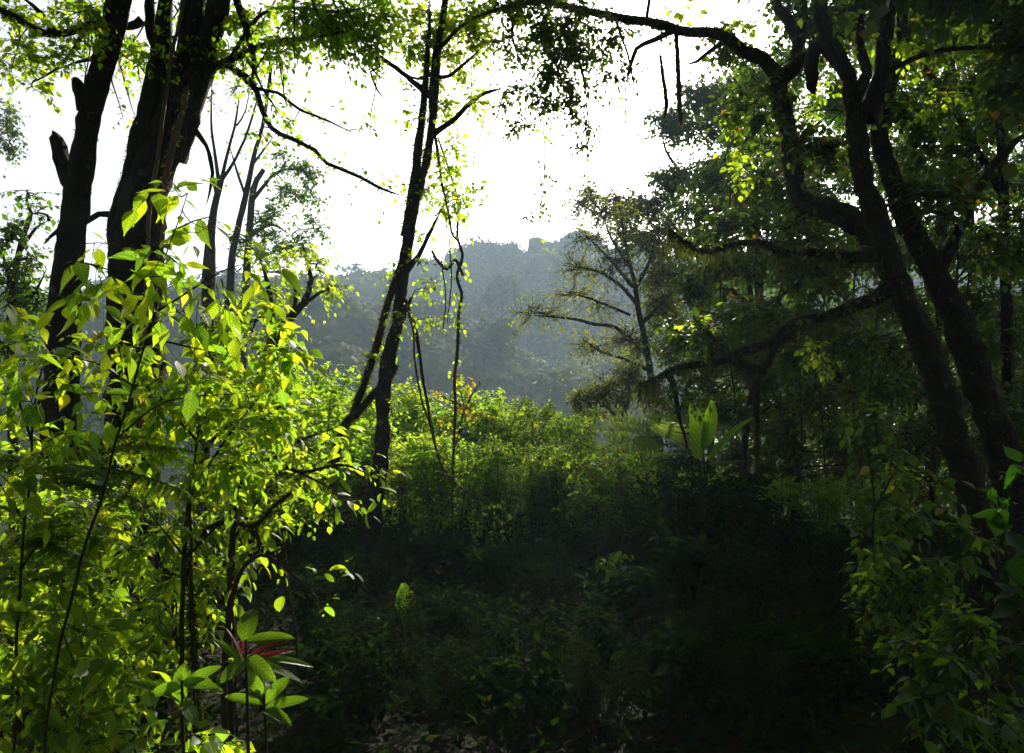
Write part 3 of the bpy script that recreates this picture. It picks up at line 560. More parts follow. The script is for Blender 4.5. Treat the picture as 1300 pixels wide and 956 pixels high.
b2_ = t.arm([(1120, 320, 11), (1080, 326, 7), (1040, 322, 5.6), (1000, 320, 4.6), (965, 308, 4), (930, 312, 3.6), (900, 318, 4), (870, 308, 3.4), (850, 290, 2.6)], 8, .03)
t.arm([(1010, 418, 5), (985, 440, 4), (975, 462, 4), (962, 470, 5), (960, 500, 4.5), (962, 600, 4.5)], 8, .01)
t.arm([(960, 470, 5), (930, 455, 4), (905, 430, 3), (880, 400, 2)], 6, .01)
t.arm([(850, 475, 4), (858, 500, 3), (862, 530, 2.6), (880, 590, 2.4)], 6, .02)
for k, (x, y, rx, ry, n) in enumerate([(1080, 20, 60, 40, 150), (1150, 60, 50, 45, 110), (1170, 150, 60, 50, 80), (1040, 170, 40, 35, 60), (1060, 250, 40, 35, 60), (970, 220, 40, 40, 60), (1000, 290, 50, 35, 80), (930, 290, 40, 30, 60), (1200, 250, 60, 50, 80), (1040, 340, 50, 30, 60), (950, 400, 50, 30, 60), (890, 430, 40, 25, 50), (1010, 460, 40, 30, 36), (1080, 440, 40, 40, 40), (1100, 560, 50, 50, 50), (960, 130, 40, 30, 60), (930, 60, 45, 30, 60), (1000, 20, 50, 30, 90)]):
    t.leafs(x, y, rx, ry, int(n * 1.7), .2, 6, .07, .028, rl=.008, dd=U(.5, 2.4))
t.along(mb_, 34, .22, 6, .05, .018); t.along(b2_, 34, .22, 6, .05, .018)
for (x, y, rx, ry, n) in [(980, 400, 40, 22, 40), (900, 430, 36, 20, 34), (1040, 370, 40, 24, 44), (960, 320, 40, 18, 36), (1030, 300, 36, 22, 36), (860, 500, 30, 20, 24)]: t.leafs(x, y, rx, ry, n, .2, 6, .055, .02, rl=.005, dd=U(-.3, .3))
for (x, y, rx, ry, n) in [(1100, -120, 140, 80, 300), (1250, -60, 120, 80, 260), (1180, -260, 170, 90, 300), (1400, -180, 160, 120, 300), (1350, 60, 90, 90, 200), (900, -380, 180, 90, 300)]:
    t.leafs(x, y, rx, ry, n, .35, 7, .13, .05, rl=.025, dd=U(-1.2, 1.2), kind='low')
for (x, y, rx, ry, n) in [(1150, 70, 24, 12, 14), (1130, 55, 20, 10, 8), (1060, 30, 24, 12, 12), (1040, 440, 30, 20, 12), (1200, 130, 26, 16, 10), (1120, 600, 24, 18, 8), (900, 410, 24, 12, 8)]: t.young(x, y, rx, ry, n)
t.moss(0, 5000, L=(.01, .05)); t.moss(4, 2500, L=(.008, .03)); t.moss(5, 4000, L=(.01, .05), hang=.5, cl=40); 
moss_on(t.mb, mb_, 2200, L=(.10, .36), W=.0022, hang=6, cl=26); moss_on(t.mb, b2_, 1200, L=(.08, .35), W=.003, hang=6, cl=18); t.moss(6, 2500, L=(.01, .045), hang=.4, cl=30); t.moss(7, 2500, L=(.01, .035), hang=.3); t.done()

t = Tree('leaning_tree', 'dark trunk leaning close behind the Y-shaped fork at the right', 7.6,
         [(1320, 800, 26), (1290, 640, 25), (1262, 540, 24), (1235, 460, 22), (1205, 390, 20), (1180, 330, 18), (1150, 270, 16), (1128, 215, 14), (1116, 160, 12), (1135, 80, 9), (1145, 0, 8), (1150, -80, 7)], leaf=DARK, sides=14, rough=.14, jit=.06, tk=.82)
q = t.arm([(1190, 350, 9), (1215, 300, 7), (1240, 240, 6), (1280, 190, 5), (1320, 160, 4)], 8)
for (x, y, rx, ry, n) in [(1230, 200, 60, 50, 110), (1280, 300, 50, 50, 110), (1260, 120, 60, 50, 110), (1280, 420, 40, 50, 80), (1190, 60, 60, 40, 100), (1280, 30, 50, 40, 110), (1150, 480, 40, 30, 24), (1270, 560, 40, 50, 50)]:
    t.leafs(x, y, rx, ry, int(n * 1.6), .2, 6, .07, .028, rl=.008, dd=U(.3, 2))
t.moss(0, 4000, L=(.01, .05)); t.done()

# other right trees (thin dark trunks, layered crowns)
def wood_tree(label, d, trunk, arms, clumps, leaf=DARK, lL=.09, name='forest_tree', bark=BARK, sL=None, lk='low', lw=.4, moss=0, droop=.3, dn=1.7, al=0):
    t = Tree(name, label, d, [(x, y, h * .62) for x, y, h in trunk], bark, leaf, 10, .08, .02, None, lk=lk, step=.15)
    for a in arms:
        q = t.arm(a, 6, .015)
        if al: t.along(q, al, lL * 8, 12, lL, lL * lw, lk, -.05, .25, 1)
    for (x, y, rx, ry, n) in clumps:
        t.leafs(x, y, rx * (1.3 if al else 1), ry * (1.3 if al else 1), int(n * dn), sL or lL * 3, 6, lL, lL * lw, rl=.0016 * d, dd=U(-1, 1) * d * .06, droop=droop)
    if moss: t.moss(0, moss, L=(.02, .07), W=.006)
    return t.done()
wood_tree('golden brown spreading tree at the right edge of the gap', 20, [(842, 620, 8), (832, 520, 7), (822, 450, 6.5), (812, 400, 5.5), (806, 360, 4.5), (796, 320, 3.6), (790, 285, 2.6), (785, 255, 1.6)],
          [[(822, 450, 4), (800, 430, 3), (780, 415, 2.6), (755, 412, 2.2), (730, 405, 1.8), (700, 402, 1.4), (672, 400, 1)], [(808, 385, 3), (785, 360, 2.2), (760, 345, 1.8), (735, 338, 1.4), (720, 322, 1)], [(804, 365, 2.6), (775, 330, 1.8), (760, 315, 1.4), (745, 300, 1)],
           [(800, 340, 2.4), (775, 300, 1.6), (765, 270, 1)], [(805, 370, 2.6), (825, 330, 2), (835, 290, 1.4)], [(815, 410, 3), (845, 380, 2), (860, 350, 1.5)], [(825, 470, 3), (790, 455, 2), (760, 445, 1.4), (740, 430, 1)], [(800, 400, 2), (765, 385, 1.6), (735, 375, 1.2), (715, 370, 1)]],
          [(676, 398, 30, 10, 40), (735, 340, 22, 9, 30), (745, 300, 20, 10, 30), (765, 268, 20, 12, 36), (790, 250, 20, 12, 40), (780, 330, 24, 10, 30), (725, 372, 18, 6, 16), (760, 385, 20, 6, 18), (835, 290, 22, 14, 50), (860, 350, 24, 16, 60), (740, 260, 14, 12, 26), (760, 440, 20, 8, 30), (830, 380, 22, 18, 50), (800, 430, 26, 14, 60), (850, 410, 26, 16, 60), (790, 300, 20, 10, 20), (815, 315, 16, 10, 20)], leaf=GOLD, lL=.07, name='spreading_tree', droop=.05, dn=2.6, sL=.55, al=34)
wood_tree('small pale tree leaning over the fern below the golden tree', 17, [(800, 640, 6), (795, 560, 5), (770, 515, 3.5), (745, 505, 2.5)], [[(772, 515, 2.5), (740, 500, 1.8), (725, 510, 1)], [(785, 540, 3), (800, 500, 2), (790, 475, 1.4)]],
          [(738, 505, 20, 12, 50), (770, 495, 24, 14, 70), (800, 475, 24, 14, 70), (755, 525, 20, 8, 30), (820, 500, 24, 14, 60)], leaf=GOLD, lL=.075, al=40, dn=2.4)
RC = 'forest_tree'
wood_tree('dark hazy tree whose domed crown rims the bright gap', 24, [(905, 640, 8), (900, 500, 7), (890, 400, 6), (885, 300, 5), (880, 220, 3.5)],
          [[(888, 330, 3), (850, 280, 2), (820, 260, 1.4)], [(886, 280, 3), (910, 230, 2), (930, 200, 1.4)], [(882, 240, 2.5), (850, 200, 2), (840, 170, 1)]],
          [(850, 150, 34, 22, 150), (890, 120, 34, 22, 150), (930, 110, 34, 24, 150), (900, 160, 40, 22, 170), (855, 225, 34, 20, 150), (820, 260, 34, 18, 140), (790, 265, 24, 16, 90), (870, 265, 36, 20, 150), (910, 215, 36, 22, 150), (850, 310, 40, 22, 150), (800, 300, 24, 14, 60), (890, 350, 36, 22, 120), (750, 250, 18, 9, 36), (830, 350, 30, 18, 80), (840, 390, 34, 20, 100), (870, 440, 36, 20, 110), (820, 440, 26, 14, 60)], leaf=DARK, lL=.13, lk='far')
wood_tree('dark tree with layered crown behind the crooked overhanging tree', 18, [(985, 660, 10), (975, 520, 9), (965, 400, 8), (958, 300, 7), (950, 200, 5), (948, 120, 4)],
          [[(958, 300, 4), (920, 260, 3), (890, 250, 2)], [(956, 260, 4), (990, 210, 3), (1010, 190, 2)], [(960, 350, 4), (1000, 320, 3), (1030, 310, 2)], [(962, 400, 4), (930, 370, 3), (905, 365, 2)]],
          [(960, 100, 40, 28, 130), (1010, 80, 40, 26, 120), (950, 160, 40, 24, 120), (1000, 190, 40, 24, 120), (900, 230, 34, 22, 90), (950, 260, 40, 24, 110), (1010, 270, 40, 24, 110), (900, 300, 34, 20, 70), (960, 340, 40, 22, 90), (1020, 350, 40, 24, 100), (920, 380, 34, 18, 70), (980, 400, 36, 20, 70), (940, 450, 36, 20, 70), (1000, 470, 36, 22, 70), (900, 500, 30, 18, 60), (950, 520, 40, 20, 70)], leaf=MID, lL=.12)
wood_tree('shadowy tree with fine drooping leaves just behind the mossy horizontal branch', 10.5, [(940, 690, 7), (945, 560, 6.5), (960, 450, 6), (950, 340, 5), (955, 240, 4)],
          [[(950, 340, 3), (910, 290, 2.4), (890, 270, 1.6)], [(955, 400, 3), (1000, 370, 2.4), (1030, 360, 1.6)], [(950, 480, 3), (905, 450, 2.2), (880, 445, 1.4)], [(945, 540, 3), (1000, 500, 2)]],
          [(900, 270, 36, 26, 70), (960, 230, 40, 26, 80), (1010, 240, 36, 26, 80), (930, 330, 40, 26, 80), (1000, 330, 40, 26, 90), (1050, 330, 36, 30, 90), (880, 360, 34, 22, 50), (940, 400, 40, 26, 70), (1010, 400, 40, 26, 80), (1060, 420, 40, 26, 80), (900, 450, 36, 22, 50), (970, 470, 40, 26, 70), (1040, 490, 40, 26, 70), (920, 520, 36, 22, 50), (1000, 550, 40, 26, 70), (860, 420, 26, 16, 24), (1080, 560, 40, 26, 70)], leaf=DARK, lL=.06, lk='mid', dn=2.5)
wood_tree('dark tree filling the background between the fork and the right edge', 14, [(1180, 680, 12), (1185, 500, 11), (1190, 350, 10), (1200, 200, 8), (1210, 60, 6)],
          [[(1190, 350, 5), (1150, 300, 3), (1120, 290, 2)], [(1195, 280, 5), (1240, 230, 3), (1270, 220, 2)], [(1200, 180, 4), (1160, 130, 3), (1130, 120, 2)]],
          [(1140, 60, 45, 30, 110), (1200, 40, 45, 30, 110), (1260, 60, 45, 30, 110), (1130, 130, 45, 30, 100), (1190, 130, 45, 30, 110), (1250, 150, 45, 30, 110), (1150, 210, 45, 30, 90), (1220, 220, 45, 30, 110), (1280, 230, 40, 30, 100), (1060, 120, 40, 28, 90), (1070, 200, 40, 28, 80), (1200, 300, 45, 30, 90), (1260, 320, 45, 30, 100), (1240, 400, 45, 30, 110), (1290, 400, 40, 30, 110), (1180, 380, 36, 26, 80), (1280, 480, 40, 30, 110), (1230, 500, 40, 30, 110), (1140, 450, 40, 30, 90), (1150, 540, 40, 30, 90), (1280, 560, 40, 30, 110), (1250, 620, 40, 30, 90), (1170, 620, 40, 30, 90), (1090, 300, 40, 30, 80)], leaf=MID, lL=.10)
wood_tree('straight dark trunk just inside the right edge', 9, [(1290, 760, 13), (1284, 600, 12), (1278, 400, 11), (1272, 200, 10), (1268, 60, 9), (1262, -60, 8)],
          [[(1275, 250, 6), (1240, 190, 4.5), (1200, 120, 4), (1150, 60, 3), (1120, 30, 2)], [(1277, 320, 5), (1240, 290, 4), (1190, 270, 3), (1140, 265, 2)], [(1272, 150, 5), (1250, 80, 4), (1240, 0, 3)]],
          [(1250, -20, 60, 30, 90), (1300, 100, 40, 40, 90), (1240, 100, 40, 24, 50), (1200, 110, 34, 20, 36), (1170, 200, 34, 20, 30), (1290, 520, 30, 40, 50)], leaf=DARK, lL=.075, lk='mid')
wood_tree('thin dark trunk right of the mossy horizontal branch', 12, [(1012, 660, 12), (1008, 600, 12), (1000, 550, 10), (985, 500, 8), (975, 460, 6), (985, 400, 5), (1000, 340, 4)],
          [[(1000, 560, 6), (1020, 520, 4), (1050, 500, 3), (1080, 470, 2)], [(985, 500, 4), (960, 480, 3)]],
          [(1040, 500, 34, 22, 60), (1060, 540, 34, 22, 60), (1000, 520, 28, 20, 36), (1090, 500, 30, 22, 50), (1040, 450, 34, 20, 50), (1080, 590, 34, 24, 60), (1120, 620, 34, 24, 60)], leaf=GOLD, lL=.06, lk='mid', moss=1200)
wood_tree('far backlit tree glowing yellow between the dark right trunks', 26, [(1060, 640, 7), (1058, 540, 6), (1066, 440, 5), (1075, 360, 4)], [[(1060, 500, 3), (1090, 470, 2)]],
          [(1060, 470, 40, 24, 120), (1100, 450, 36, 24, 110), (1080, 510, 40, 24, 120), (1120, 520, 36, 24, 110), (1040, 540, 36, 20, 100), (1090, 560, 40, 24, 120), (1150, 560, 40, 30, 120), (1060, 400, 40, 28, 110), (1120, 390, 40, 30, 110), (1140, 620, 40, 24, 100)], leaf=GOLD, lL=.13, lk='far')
wood_tree('low-branched tree closing the view at middle height right of the paddle leaves', 12.5, [(1000, 690, 5), (1005, 560, 5), (1010, 460, 4), (1015, 380, 3)],
          [[(1008, 500, 2), (960, 470, 1.4)], [(1010, 450, 2), (1060, 430, 1.4)]],
          [(x + (y % 37) - 18, y, 44, 30, 75) for x in (870, 930, 990, 1050, 1110) for y in (430, 480, 530, 580, 615)], leaf=DARK, lL=.065, lk='low', dn=2.4)
wood_tree('low-branched tree closing the view at middle height beside the leaning trunks', 11.5, [(1180, 700, 5), (1185, 560, 5), (1190, 460, 4), (1190, 380, 3)],
          [[(1188, 500, 2), (1150, 470, 1.4)], [(1190, 450, 2), (1240, 430, 1.4)]],
          [(x + (y % 31) - 15, y, 44, 30, 70) for x in (1130, 1190, 1250, 1300) for y in (320, 380, 440, 500, 560, 620, 670)], leaf=DARK, lL=.065, lk='low', dn=2.3)
VL = [(905, 330, 900, 470, 'first'), (928, 300, 935, 520, 'second'), (972, 250, 968, 430, 'third'), (1012, 420, 1018, 560, 'fourth'), (1052, 400, 1048, 600, 'fifth'), (1088, 380, 1095, 620, 'sixth'), (1118, 420, 1122, 640, 'seventh'), (1205, 180, 1212, 420, 'eighth'), (1240, 260, 1236, 520, 'ninth')]
for (x0, y0, x1, y1, nm) in VL:
    xm = (x0 + x1) / 2 + U(-14, 14); liana(nm + ' thin hanging vine from the left among the dark right-hand trees', 8.8 + U(-1, 1), [(x0, y0 - 60, 1.1), (xm - 6, y0 * .6 + y1 * .4, 1.3), (xm, (y0 + y1) / 2, 1.3), (x1, y1, 1)], name='hanging_vine', m=TWIG, moss=260, jit=.008, leaves=24, leafm=MID, group='thin vines hanging among the dark trees')
wood_tree('tall hazy tree closing the wood at the far right', 30, [(1240, 640, 9), (1236, 400, 8), (1230, 200, 6)], [[(1236, 350, 4), (1190, 300, 3)]],
          [(x, y, 60, 40, 170) for x in (1090, 1150, 1210, 1270, 1330, 1400) for y in (-60, 0, 60, 140, 220, 310, 400, 490, 570)], leaf=MID, lL=.18, lk='far')
wood_tree('tall hazy tree behind the crowns right of the gap', 32, [(1010, 640, 8), (1008, 400, 7), (1000, 200, 5)], [[(1008, 350, 4), (960, 300, 3)]],
          [(x, y, 52, 34, 100) for x in (930, 990, 1050) for y in (130, 200, 270, 350, 430, 510, 580)], leaf=MID, lL=.18, lk='far')

# ------------------------------------------------------------------ shrubs of the clearing
def ray_ground(x, d):
    p = P(x, 560, d); return gpt(p[0], p[1])
def shrub_mesh(H, spreadr, ncane, nside, leaf, lL, lW, kind='low', sL=.22, nl=7, name='shrub', label='x', cat='shrub', dens=1.0, lo=.25, stem=STEM):
    root = thing(name, label, cat, (0, 0, 0)); tb, lb = Faces(), Faces()
    K = 8; t = np.linspace(0, 1, K)
    a = U(0, 6.28, ncane); r = spreadr * np.sqrt(U(0, 1, ncane)); hh = H * U(.6, 1.0, ncane)
    b = np.stack([np.cos(a) * r * .3, np.sin(a) * r * .3, np.full(ncane, -.15)], 1); top = np.stack([np.cos(a) * r, np.sin(a) * r, hh], 1)
    pth = b[:, None] + (top - b)[:, None] * t[None, :, None]; pth[..., 2] += (np.sin(t * math.pi) * .08 * H)[None, :]; pth += N3(ncane)[:, None] * (np.sin(t * 3) * .06 * H)[None, :, None]
    add_tubes(tb, pth, ((.004 + .005 * H) * (1 - .75 * t))[None] * np.ones((ncane, 1)), 5)
    n = ncane * nside; ic = rng.integers(0, ncane, n); f = (lo + (1 - lo) * U(0, 1, n) ** .7) * (K - 1.001); i0 = f.astype(int); fr = (f - i0)[:, None]
    P0 = pth[ic, i0] * (1 - fr) + pth[ic, i0 + 1] * fr; D = N3(n); D[:, 2] = np.abs(D[:, 2]) * .5 + .35
    sprigs(tb, lb, P0, D, sL, .003, nl, lL, lW, kind, .2)
    tb.build('stems', stem, root); lb.build('foliage', leaf, root); return root
ORD = ['first', 'second', 'third', 'fourth', 'fifth', 'sixth', 'seventh', 'eighth', 'ninth', 'tenth', 'eleventh', 'twelfth', 'thirteenth', 'fourteenth', 'fifteenth', 'sixteenth']
protos = [shrub_mesh(2.4, .95, 26, 44, THICK, .095, .034, name='leafy_shrub') for _ in range(2)] + [shrub_mesh(2.4, .8, 28, 44, LIMEN, .08, .03, sL=.18, name='leafy_shrub')]
used = [False] * 3
row = [(352, 478, 12), (392, 492, 13), (425, 515, 12.5), (462, 498, 14), (505, 515, 13), (545, 515, 14), (585, 520, 13.5), (625, 535, 14), (662, 530, 13), (700, 545, 14), (735, 572, 13), (775, 560, 14), (815, 575, 13), (860, 585, 13.5)]
row2 = [(372, 505, 9.8), (440, 540, 10.4), (520, 545, 10.4), (570, 560, 9.8), (620, 565, 10.6), (668, 570, 10), (715, 575, 10.4), (765, 585, 9.8), (815, 590, 10), (870, 600, 10.3), (925, 600, 9.8), (980, 605, 10.2), (1040, 606, 10), (1100, 610, 10.3)]
row = [(x, y - 12, d) for x, y, d in row]
for rw, dsc in ((row, 'leafy yellow green shrub from the left in the sunlit row closing the clearing'), (row2, 'leafy thin stemmed shrub from the left in the nearer row before the clearing')):
    for i, (x, y, d) in enumerate(rw):
        k = i % 3; top = P(x, y, d); g = gpt(top[0], top[1]); s = (top[2] - g[2]) / 2.35 * U(.92, 1.14)
        lab = ORD[i] + ' ' + dsc; grp = 'leafy shrubs closing the clearing'
        if not used[k]:
            used[k] = True; o = protos[k]; o.location = g; o.scale = (s, s, s); o['label'] = lab; o['group'] = grp
        else: copy_tree(protos[k], g, U(0, 6), s, lab, grp)

def small(name, label, cat, d, trunk, arms, clumps, leaf, lL, lW, stem=STEM, kind='mid', sL=.16, nl=5, dsp=.3, sides=7, al=0, droop=.3, curl=.25, rl=.005, dn=.8, lit_leaves=()):
    t = Tree(name, label, d, [(x, y, h * .45) for x, y, h in trunk], stem, leaf, sides, .05, .02, None, cat, kind, .05)
    qs = list(t.q)
    for a in arms: qs.append(t.arm(a, 5, .004))
    if al:
        for q in qs: t.along(q, al, sL, nl, lL, lW, kind, droop, .3)
    for (x, y, rx, ry, n) in clumps:
        t.leafs(x, y, rx * 1.12, ry * 1.12, max(2, int(n * dn)), sL, nl, lL, lW, rl=rl, dd=U(-dsp, dsp), droop=droop, rz=.07, lift=.03)
    for (x, y, rx, ry, n) in lit_leaves: t.young(x, y, rx, ry, n, lL * .9)
    return t.done()

# small tree and sprig standing in the thicket
small('small_tree', 'little round-topped tree rising from the thicket right of centre', 'tree', 12, [(690, 700, 3), (700, 640, 3), (708, 590, 2.5), (714, 560, 2)], [[(705, 600, 2), (690, 575, 1.5)], [(708, 590, 2), (728, 570, 1.4)]],
      [(712, 545, 22, 12, 60), (695, 560, 20, 12, 50), (732, 562, 20, 12, 50), (714, 535, 12, 8, 26), (680, 572, 14, 8, 20)], THICK, .075, .025, TWIG, 'low')
small('yellowing_sapling', 'spindly sapling with yellowing leaves in front of the blue hillside', 'sapling', 10, [(560, 640, 2.4), (572, 590, 2.2), (583, 545, 2), (588, 510, 1.8), (578, 478, 1)], [[(586, 530, 1.4), (600, 500, 1.2), (612, 485, .8)], [(586, 515, 1.4), (565, 505, 1), (552, 500, .8)], [(582, 548, 1.2), (600, 540, .9), (610, 530, .7)]],
      [(580, 478, 12, 5, 4), (605, 485, 10, 6, 4), (558, 500, 12, 6, 5), (590, 520, 16, 10, 8), (612, 530, 8, 8, 4), (565, 530, 10, 10, 5), (560, 548, 8, 6, 3)],
      leaf_mat('leaf_yellowing', [(.16, .15, .02), (.10, .14, .02), (.24, .13, .02)], .55, 2.8, .5), .075, .028, TWIG, sL=.12, nl=4)
def red_shrub():
    root = small('red_flowered_shrub', 'shrub dotted with small red and orange young leaves at the thicket edge', 'shrub', 9.5, [(750, 720, 3), (745, 660, 2.4), (738, 610, 2)], [[(745, 660, 2), (770, 620, 1.5)], [(742, 640, 1.6), (715, 605, 1.2)]],
          [(740, 590, 26, 12, 22), (770, 610, 24, 14, 30), (715, 610, 20, 12, 20), (750, 640, 36, 20, 50)], THICK, .07, .022, TWIG, 'mid')
    fb = Faces(); b = np.array(root.location); n = 26
    pts = np.array([P(x, y, 9.3 + U(-.3, .3)) for x, y in zip(U(700, 795, n), U(572, 632, n))]); add_leaves(fb, pts, N3(n), N3(n), U(.03, .06, n), .011, 'mid'); fb.build('red_leaves', FRED, root, b)
red_shrub()

# ------------------------------------------------------------------ sunlit foreground on the left
small('broadleaf_shrub', 'tall dark cane crossing the sunlit foliage with big pointed leaves at its top', 'shrub', 2.7, [(62, 866, 4.5), (85, 780, 4.6), (110, 690, 4.4), (137, 600, 4), (160, 520, 3.6), (182, 450, 3.2), (203, 385, 2.8), (218, 310, 2), (238, 245, 1.4)],
      [[(200, 395, 1.6), (240, 370, 1.2), (280, 345, .9), (310, 335, .6)], [(205, 380, 1.6), (160, 350, 1.2), (110, 335, .8), (85, 330, .6)], [(190, 430, 1.6), (240, 440, 1.2), (300, 455, .8)], [(215, 330, 1.2), (185, 300, .9), (150, 300, .6)], [(225, 290, 1.2), (265, 275, .8), (285, 290, .5)], [(150, 555, 1.4), (210, 510, 1), (300, 500, .8)], [(170, 490, 1.4), (120, 460, 1), (70, 450, .8)]],
      [(125, 345, 45, 26, 9), (230, 250, 30, 16, 5), (260, 290, 32, 20, 7), (190, 320, 40, 25, 8), (300, 345, 26, 16, 6), (215, 390, 35, 22, 8), (170, 380, 36, 20, 8), (215, 345, 20, 14, 4), (265, 365, 22, 14, 5), (85, 380, 30, 25, 6), (145, 310, 26, 14, 5)], LIME, .11, .023, STEM, 'broad', .14, 4, .25, droop=.5, curl=.4, rl=.0025)
small('broadleaf_shrub', 'large-leaved shrub filling the left edge below the broken-stub trunk', 'shrub', 3.1, [(20, 940, 4), (25, 800, 4), (30, 650, 3.5), (45, 520, 3), (60, 440, 2)], [[(40, 560, 2), (15, 480, 1.4), (-10, 400, 1)], [(45, 520, 2), (80, 450, 1.4), (100, 400, 1)], [(30, 660, 2), (-10, 600, 1.4)], [(28, 720, 2), (70, 660, 1.4)]],
      [(20, 380, 30, 30, 8), (5, 440, 30, 30, 9), (60, 450, 36, 26, 12), (30, 510, 36, 26, 12), (95, 500, 34, 22, 12), (10, 600, 36, 26, 12), (60, 560, 36, 22, 12), (-10, 520, 30, 30, 8)], LIME, .10, .023, STEM, 'broad', .14, 4, .3, droop=.45, curl=.4, rl=.0025)
small('broadleaf_shrub', 'dense yellow-green shrub lit from behind in the middle of the left foliage', 'shrub', 3.7, [(250, 940, 4), (245, 800, 4), (240, 680, 3.6), (250, 560, 3), (270, 450, 2)], [[(245, 620, 2), (300, 540, 1.4), (350, 480, 1)], [(250, 560, 2), (200, 500, 1.4), (160, 450, 1)], [(245, 700, 2), (320, 620, 1.5)], [(245, 720, 2), (180, 640, 1.5)], [(268, 460, 1.6), (300, 400, 1.2)]],
      [(280, 420, 40, 22, 26), (335, 445, 34, 22, 24), (250, 470, 40, 22, 28), (310, 490, 40, 22, 30), (200, 500, 40, 24, 28), (260, 530, 40, 24, 32), (330, 540, 34, 24, 28), (200, 560, 40, 24, 30), (290, 590, 44, 24, 34), (230, 620, 40, 24, 32), (150, 440, 36, 20, 20), (340, 400, 24, 14, 12)], LIME, .072, .018, STEM, 'broad', .13, 6, .5, droop=.4, rl=.003, dn=1.1)
small('broadleaf_shrub', 'lower leafy shrub reaching right over the dark hollow', 'shrub', 4.3, [(300, 950, 4), (300, 860, 4), (295, 760, 3.4), (300, 660, 3)], [[(300, 680, 2), (340, 620, 1.5), (400, 590, 1)], [(298, 740, 2), (260, 660, 1.5)], [(296, 760, 2), (350, 700, 1.4), (390, 690, .8)]],
      [(300, 650, 44, 24, 34), (250, 680, 40, 24, 34), (340, 610, 36, 20, 24), (200, 690, 40, 24, 34), (350, 660, 24, 18, 14), (290, 710, 36, 18, 22), (170, 640, 40, 24, 34), (230, 740, 36, 20, 22)], LIME, .078, .019, STEM, 'broad', .13, 6, .5, rl=.003, dn=1.1)
small('broadleaf_shrub', 'leafy shrub low in the left corner with crowded narrow leaves', 'shrub', 4.9, [(110, 1010, 4), (105, 930, 4), (100, 820, 3.5), (110, 720, 2.5)], [[(104, 860, 2), (40, 780, 1.5)], [(104, 850, 2), (180, 770, 1.5)], [(102, 900, 2), (30, 860, 1.4)], [(102, 900, 2), (190, 850, 1.4)]],
      [(30, 700, 40, 22, 24), (90, 700, 40, 22, 24), (150, 720, 40, 22, 24), (40, 760, 40, 22, 26), (110, 770, 44, 22, 28), (180, 780, 36, 20, 20), (30, 820, 40, 22, 24), (100, 830, 40, 22, 26), (165, 830, 36, 18, 18), (60, 880, 44, 22, 24), (140, 890, 44, 22, 20), (10, 650, 34, 24, 18), (70, 640, 40, 20, 20), (20, 940, 40, 24, 14), (110, 945, 40, 24, 14)], LIMEN, .11, .022, STEM, 'broad', .17, 7, .4, droop=.4, curl=.35, rl=.003, dn=1.0)
small('broadleaf_shrub', 'small-leaved shrub catching full sun under the arching twigs', 'shrub', 4.8, [(380, 900, 4), (375, 800, 3.5), (360, 700, 3), (350, 600, 2)], [[(365, 720, 2), (400, 660, 1.5)], [(355, 640, 2), (320, 590, 1.4)]],
      [(350, 570, 40, 26, 44), (300, 560, 40, 26, 40), (380, 610, 30, 22, 26), (330, 620, 40, 24, 36), (310, 520, 34, 20, 26), (370, 530, 24, 16, 14)], LIMEN, .06, .02, STEM, 'mid', .13, 6, .4, dn=.5)
small('broadleaf_shrub', 'bushy shrub with many hanging leaves left of the red-leaved plant', 'shrub', 4.4, [(235, 1000, 3.5), (232, 900, 3.5), (225, 800, 3), (220, 730, 2)], [[(230, 860, 2), (270, 790, 1.4)], [(228, 820, 2), (180, 760, 1.4)]],
      [(210, 740, 40, 22, 26), (250, 770, 36, 22, 24), (190, 790, 40, 22, 26), (240, 820, 36, 22, 22), (190, 850, 40, 22, 24), (130, 800, 40, 24, 26), (90, 760, 40, 24, 26), (280, 730, 30, 18, 16), (230, 880, 40, 22, 18), (50, 660, 44, 28, 30), (120, 660, 44, 28, 30)], LIME, .088, .020, STEM, 'broad', .15, 6, .4, droop=.5, curl=.35, rl=.003, dn=.7)
small('sunlit_shrub', 'small-leaved sunlit shrub between the left foliage and the forked trunk', 'shrub', 6.6, [(385, 800, 3), (385, 700, 3), (382, 600, 2)], [[(384, 660, 2), (405, 600, 1.4)], [(384, 680, 2), (360, 610, 1.4)]],
      [(380, 560, 30, 24, 34), (350, 590, 34, 24, 34), (405, 600, 24, 20, 26), (375, 630, 34, 24, 34), (405, 650, 22, 20, 20), (350, 650, 36, 24, 30)], THICK, .06, .02, STEM, 'mid', .15, 6, .4)
small('sunlit_shrub', 'small-leaved sunlit shrub just right of the foot of the forked trunk', 'shrub', 9.4, [(560, 800, 3), (560, 700, 3), (560, 600, 2)], [[(560, 660, 2), (585, 600, 1.4)], [(560, 680, 2), (540, 620, 1.4)]],
      [(545, 580, 24, 20, 34), (585, 600, 34, 22, 40), (540, 630, 24, 24, 30), (550, 650, 36, 24, 40), (590, 630, 30, 22, 30), (620, 660, 36, 24, 34)], THICK, .06, .02, STEM, 'mid', .15, 6, .4)
